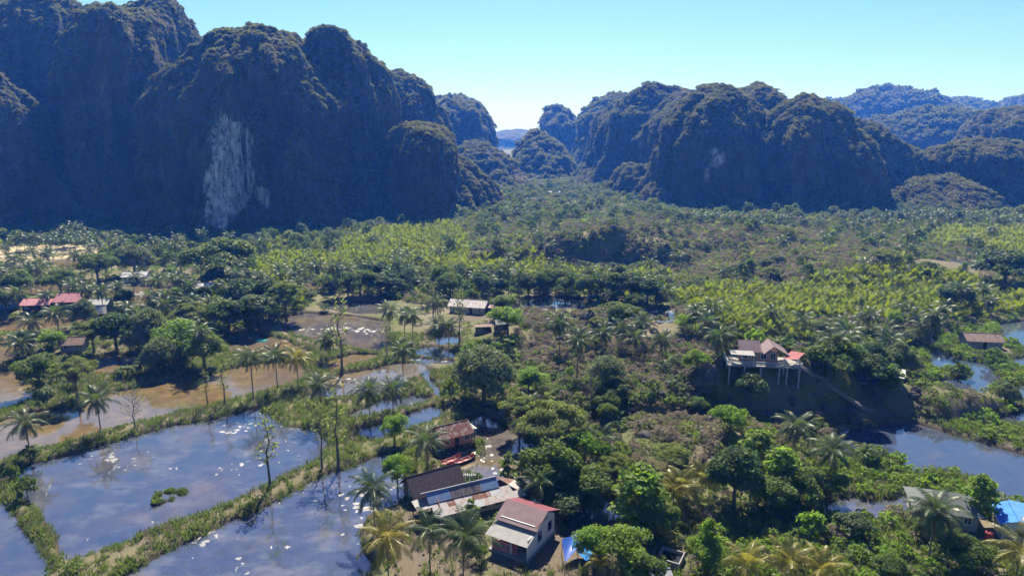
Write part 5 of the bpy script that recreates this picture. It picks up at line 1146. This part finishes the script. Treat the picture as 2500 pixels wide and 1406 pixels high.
# --- blue roofed house, right edge
fl = G(2441, 1318, .8); lb = G(2396, 1282, .8); fr = G(2489, 1331, .8)
ang = math.degrees(math.atan2(fr[1] - fl[1], fr[0] - fl[0])); t = stand("house", "white walled house with bright blue metal roof at right edge", fl[0], fl[1], -22, z=.9)
w = MB(); w.box((.06, 2.6, 1.4), (.12, 5.2, 2.8)); w.box((4.2, .06, 1.4), (8.16, .12, 2.8)); w.box((8.2, 2.6, 1.4), (.12, 5.2, 2.8)); w.box((4.2, 5.1, 1.4), (8.0, .12, 2.8)); w.tri((.1, .03, 2.8), (3.4, .03, 2.8), (1.75, .03, 3.6), .1); w.build("wall", WHITE, t)
rf = MB().panel((-.5, -.4, 2.75), (1.75, -.5, 3.65), (1.75, 5.7, 3.75), (-.5, 5.6, 2.85), .05).panel((1.78, -.5, 3.68), (8.6, -.6, 2.9), (8.6, 5.7, 3.6), (1.78, 5.7, 3.9), .05).build("roof", R_BBLUE, t)
MB().box((-.53, 2.6, 2.78), (.08, 6.2, .14)).build("fascia", TRIM, rf); window(t, (2.4, 0, 1.6), .8, .8, 'u', -1, DARKW); window(t, (5.4, 0, 1.6), .8, .8, 'u', -1, DARKW); MB().box((-.02, .02, 1.4), (.16, .16, 2.8)).build("corner_post", GREYW, t); MB().box((4.15, 2.6, -.25), (8.6, 5.6, .5)).build("plinth", GREYW, t)
x, y = G(2413, 1320, .8); t = thing("water_tank", "round red water tank by the blue roofed house", "water tank", (x, y, HZ(x, y))); RT = simple("red_plastic", (.40, .07, .05), .5, .3, .1, 2)
MB().tube([(0, 0, .15), (0, 0, .45), (0, 0, .5), (0, 0, .85), (0, 0, .9), (0, 0, 1.25), (0, 0, 1.3), (0, 0, 1.55), (0, 0, 1.75)], [.62, .62, .56, .62, .56, .62, .56, .6, .35], 18).build("tank", RT, t); MB().tube([(0, 0, 1.75), (0, 0, 1.85)], [.25, .22], 12).build("lid", DARKW, t); MB().box((0, 0, 0), (1.5, 1.5, .3)).build("base", GREYW, t)
# --- hipped grey roof house
t = stand("house", "house with plain grey hipped roof behind the big palm", 67.8, 97.3, -18, z=.9); gable_walls(8.2, 6.0, 0, 2.6, 0, CREAM, "wall", t); b = MB(); hx, hy, zb, zt_ = 4.9, 3.8, 2.5, 4.4
b.panel((-hx, -hy, zb), (hx, -hy, zb), (1.6, 0, zt_), (-1.6, 0, zt_), .05); b.panel((hx, hy, zb), (-hx, hy, zb), (-1.6, 0, zt_), (1.6, 0, zt_), .05); b.tri((hx, -hy, zb), (hx, hy, zb), (1.6, 0, zt_), .05); b.tri((-hx, hy, zb), (-hx, -hy, zb), (-1.6, 0, zt_), .05); b.build("roof", R_SLAT, t)
for u in (-2.4, .2, 2.7): window(t, (u, -3.0, 1.5), .9, 1.0)
window(t, (4.1, 0, 1.5), .9, 1.0, 'v', 1); MB().box((0, 0, -.3), (8.4, 6.2, .6)).build("plinth", GREYW, t)
# --- hilltop villa
COLM = simple('stained_concrete', (.34, .33, .33), .9, .2, .25, 1.5)
def villa():
    zf = 10.9; t = thing("villa", "hilltop villa on tall pale columns with mauve roofs and red canopy", "villa", (55.5, 142.8, 0), math.radians(-8)); gz = lambda u, v: HZ(55.5 + u * math.cos(-.14) - v * math.sin(-.14), 142.8 + u * math.sin(-.14) + v * math.cos(-.14))
    MB().box((-.5, .5, zf - .12), (15.5, 7.0, .24)).build("deck", GREYW, t)
    for u, v in ((-7.8, -2.6), (-4.6, -2.7), (-1.2, -2.7), (2.6, -2.7), (4.2, -2.8), (6.8, -2.6), (6.9, .5), (4.0, -.6), (-7.8, .8), (6.9, 3.4)): MB().box((u, v, (zf - .26 + gz(u, v) - .6) / 2), (.28, .28, zf - .26 - gz(u, v) + .6)).build("column", COLM, t)
    w = MB(); w.box((-1.2, 2.1, zf + 1.2), (8.0, 3.4, 2.4)); w.build("wall", SALMON, t)
    for u in (-4.2, -2.2, -.2, 1.8): window(t, (u, .38, zf + 1.3), 1.1, 1.3)
    rf = MB().panel((-5.6, -.4, zf + 2.3), (-.8, -.4, zf + 2.3), (-.8, 2.4, zf + 4.2), (-5.6, 2.4, zf + 4.2), .06).panel((-.8, 4.6, zf + 2.4), (-5.6, 4.6, zf + 2.4), (-5.6, 2.4, zf + 4.2), (-.8, 2.4, zf + 4.2), .06).build("roof", R_MAUVE, t)
    MB().panel((-.6, -1.6, zf + 2.3), (-.6 + .01, 4.4, zf + 2.3), (1.4, 4.4, zf + 4.1), (1.4, -1.6, zf + 4.1), .06).build("left_slope", R_MAUVE, rf)
    s = MB(); 
    for k in range(5): s.panel((1.45, -1.6 + k * 1.25, zf + 4.1), (4.9, -1.6 + k * 1.25, zf + 2.1), (4.9, -.55 + k * 1.25, zf + 2.1), (1.45, -.55 + k * 1.25, zf + 4.1), .06)
    s.build("slatted_slope", R_MAUVE, rf)
    MB().panel((-7.6, -2.2, zf + 2.2), (-2.6, -2.6, zf + 2.2), (-2.6, -.2, zf + 2.5), (-7.6, .2, zf + 2.5), .05).build("terrace_roof", R_GREY, t)
    MB().panel((3.1, -2.9, zf + 2.0), (6.0, -3.0, zf + 1.9), (8.6, 1.2, zf + 2.1), (5.8, 1.4, zf + 2.4), .05).build("canopy", R_RED, t)
    for u, v in ((3.4, -2.7), (5.9, -2.8), (7.6, .8), (-7.4, -2.0), (-2.8, -2.4), (-5.1, -2.2)): MB().box((u, v, zf + 1.0), (.12, .12, 2.0)).build("post", WHITE, t)
    r = MB()
    for u in np.arange(-8.1, 7.3, .5): r.box((u, -2.9, zf + .45), (.05, .05, .9))
    r.box((-.5, -2.9, zf + .93), (15.4, .07, .06)); r.box((-.5, -2.9, zf + .5), (15.3, .05, .04))
    for v in np.arange(-2.4, 3.8, .5): r.box((-8.2, v, zf + .45), (.05, .05, .9)); r.box((7.2, v, zf + .45), (.05, .05, .9))
    r.box((-8.2, .6, zf + .93), (.07, 6.6, .06)); r.box((7.2, .6, zf + .93), (.07, 6.6, .06)); r.build("railing", TRIM, t)
villa()
# stairway down the right flank
t = thing("stairway", "long pale stone stairway descending the villa hill", "stairway", (0, 0, 0)); b = MB(); rl = MB(); p0 = (62.5, 143.2); p1 = (77.5, 137.5)
n = 44
for i in range(n):
    s = i / (n - 1); x = p0[0] + (p1[0] - p0[0]) * s; y = p0[1] + (p1[1] - p0[1]) * s - 1.2 * math.sin(math.pi * s); z = max(HZ(x, y) + .25, 10.8 - 9.3 * s); b.box((x, y, z - .3), (.40, 1.1, .6), -.36 + .12 * math.sin(i * 2.1)); b.box((x + .1, y - .8, z + .05), (.10, .12, .7), -.36)
b.build("steps", simple("pale_stone", (.24, .225, .21), .9, .2, .25, 3), t)
# --- blue kiosk with pale roof
t = stand("kiosk", "blue walled kiosk with flat pale roof below the villa stairs", 82.5, 145.5, -28, "kiosk", z=HZ(82.5, 143) - .2); gable_walls(9.5, 3.6, .3, 2.4, 0, BLUEW, "wall", t); MB().panel((-10.5, -2.3, 3.0), (5.2, -2.5, 2.7), (5.2, 2.4, 3.2), (-10.5, 2.2, 3.5), .06).build("roof", simple("pale_grey_roof", (.46, .46, .47), .6, .3, .15, .6), t)
MB().box((0, 0, -.6), (9.6, 3.7, 1.78)).build("plinth", GREYW, t); [window(t, (u, -1.8, 1.6), 1.6, .7, 'u', -1, BLUEF) for u in (-3, 0, 3)]; legs(t, [(-9.5, -1.9), (-7, -1.9), (-9.5, 1.8)], -1.5, 3.0, .07)
# --- scattered houses
simple_house("cottage", "grey roofed cottage on the bank of the winding pond", 133.5, 186.5, -8, 9.0, 5.5, 2.2, 1.4, .5, GREYW, R_BROWN, 0, 2)
simple_house("shed", "dark waterside shed with pale curved roof at right", 128.5, 149, -25, 5.0, 3.6, 1.9, .7, .4, GREYW, R_PALE, 0, 1)
simple_house("hut", "dark timber hut with pale blue tin roof, right of the pair", -3.2, 194.5, 18, 3.6, 3.0, 2.0, 1.1, .35, BROWNW, R_PALE, .5, 1, True, R_BLUE)
simple_house("hut", "flat brown roofed hut, left of the pair", -8.6, 196.5, 5, 4.6, 3.0, 1.7, .4, .3, BROWNW, R_BROWN, .3, 1)
t = simple_house("house", "long stone house under a rusty tin roof beyond the middle pond", -14.5, 224, -14, 12.0, 6.0, 2.6, 1.5, .6, CREAM, R_PATCH, 0, 3, True, R_BLUE); MB().box((7.6, .6, 1.1), (3.2, 3.4, 2.2)).build("side_room", DARKW, t); MB().panel((5.9, -1.6, 2.4), (9.6, -1.6, 2.0), (9.6, 2.6, 2.0), (5.9, 2.6, 2.5), .05).build("side_roof", R_RUST, t)
for a in [("house", "blue walled house with white gable roof at left edge", -174, 226, 8, 9, 7, 2.4, 2.0, .8, BLUEW, R_PALE, 1.0, 2, True, R_BLUE), ("house", "brown walled house with low red tin roof in the left village", -161, 226, 5, 8.5, 6, 2.2, 1.3, .7, DARKW, R_PINK, .9, 2, True, R_BLUE),
          ("stilt_house", "stilt house with pink hipped roof and green balcony", -151, 228, 4, 7.6, 6.5, 2.4, 1.9, .8, DARKW, R_PINK, 1.4, 3, True, R_BROWN), ("house", "pale roofed house with green walls in the left village", -141.5, 227, 6, 7, 5, 2.2, 1.2, .5, GREENW, R_PALE, .4, 2, True, None),
          ("hut", "grey thatched hut on the pond bank near the village", -137, 217.5, 30, 5, 4, 1.7, 1.6, .6, CREAM, R_GREY, .3, 1, True, THATCH), ("house", "small white house with pale grey roof below the left cliff", -153.5, 273, 10, 8.5, 5.5, 2.3, 1.2, .6, WHITE, R_PALE, .5, 3, True, None),
          ("house", "dark blue hut with pale roof among the left palms", -114.5, 252, 5, 7, 5, 2.4, 1.1, .6, BLUEW, R_PALE, .4, 2, True, R_BLUE), ("hut", "grey walled hut with brown roof on the left bund", -122.5, 183, 8, 5.6, 4.2, 2.2, 1.3, .6, GREYW, R_BROWN, .2, 2, False, None),
          ("house", "tiny white roofed building far up the valley", *G(1352, 474, 3), 0, 11, 6, 3, 2.0, .5, WHITE, R_PALE, 0, 3, True, None), ("house", "tiny pink roofed building far up the valley", *G(1436, 470, 3), 0, 8, 6, 2.6, 2.0, .5, CREAM, R_PINK, 0, 2, True, None)]:
    t = simple_house(*a)
    if "balcony" in a[1]: MB().box((0, -4.0, 1.35), (7.8, 1.6, .12)).build("balcony", GREENW, t); b = MB(); [b.box((u, -4.75, 1.85), (.08, .06, .9)) for u in np.arange(-3.8, 3.9, .38)]; b.box((0, -4.75, 2.3), (7.8, .1, .08)); b.build("railing", TRIM, t)
# --- little things
t = thing("floating_net", "bright green floating fish net frame in the scummy pond", "fish net", (*G(640, 832, 0), .06)); TQ = simple("turquoise_net", (.02, .45, .32), .5, .3, .1, 3); a = [(1.6 * math.cos(k * .3927 + .2), .95 * math.sin(k * .3927 + .2), .08 + .03 * (k % 2)) for k in range(17)]; MB().tube(a, [.13] * 17, 6).build("float_ring", TQ, t); MB().box((0, 0, 0), (2.3, 1.2, .06), .2).build("netting", TQ, t)
for n_, (px_, py_) in enumerate([(2300, 1046), (2318, 1052), (2335, 1049), (2362, 1062), (2382, 1068), (2405, 1074), (2427, 1080), (2180, 1262)]):
    x, y = hit(px_, py_); o = obj("fence_post", MB().tube([(0, 0, -.3), (.04, 0, 1.2)], [.07, .05], 6).mesh("fence_post", BARK_PALE), None, (x, y, HZ(x, y))); reg(o, "weathered fence post", "post", "posts along the right bund")
# concrete walls of the canal by the stairs
finish_labels()
# ------------------------------------------------------------------ air
hz = MB().box((0, 2900, 149), (7400, 6600, 302)).mesh("haze", []); hzm, nt, out = mat("valley_haze"); pv = nt.nodes.new("ShaderNodeVolumePrincipled")
pv.inputs['Color'].default_value = (.045, .22, 1.0, 1); pv.inputs['Absorption Color'].default_value = (1, 1, 1, 1); pv.inputs['Density'].default_value = HAZE; pv.inputs['Anisotropy'].default_value = .2
nt.links.new(pv.outputs[0], out.inputs['Volume']); hz.materials.clear(); hz.materials.append(hzm)
o = obj("haze", hz); tag(o, "thin blue haze filling the valley", "haze", kind='stuff')
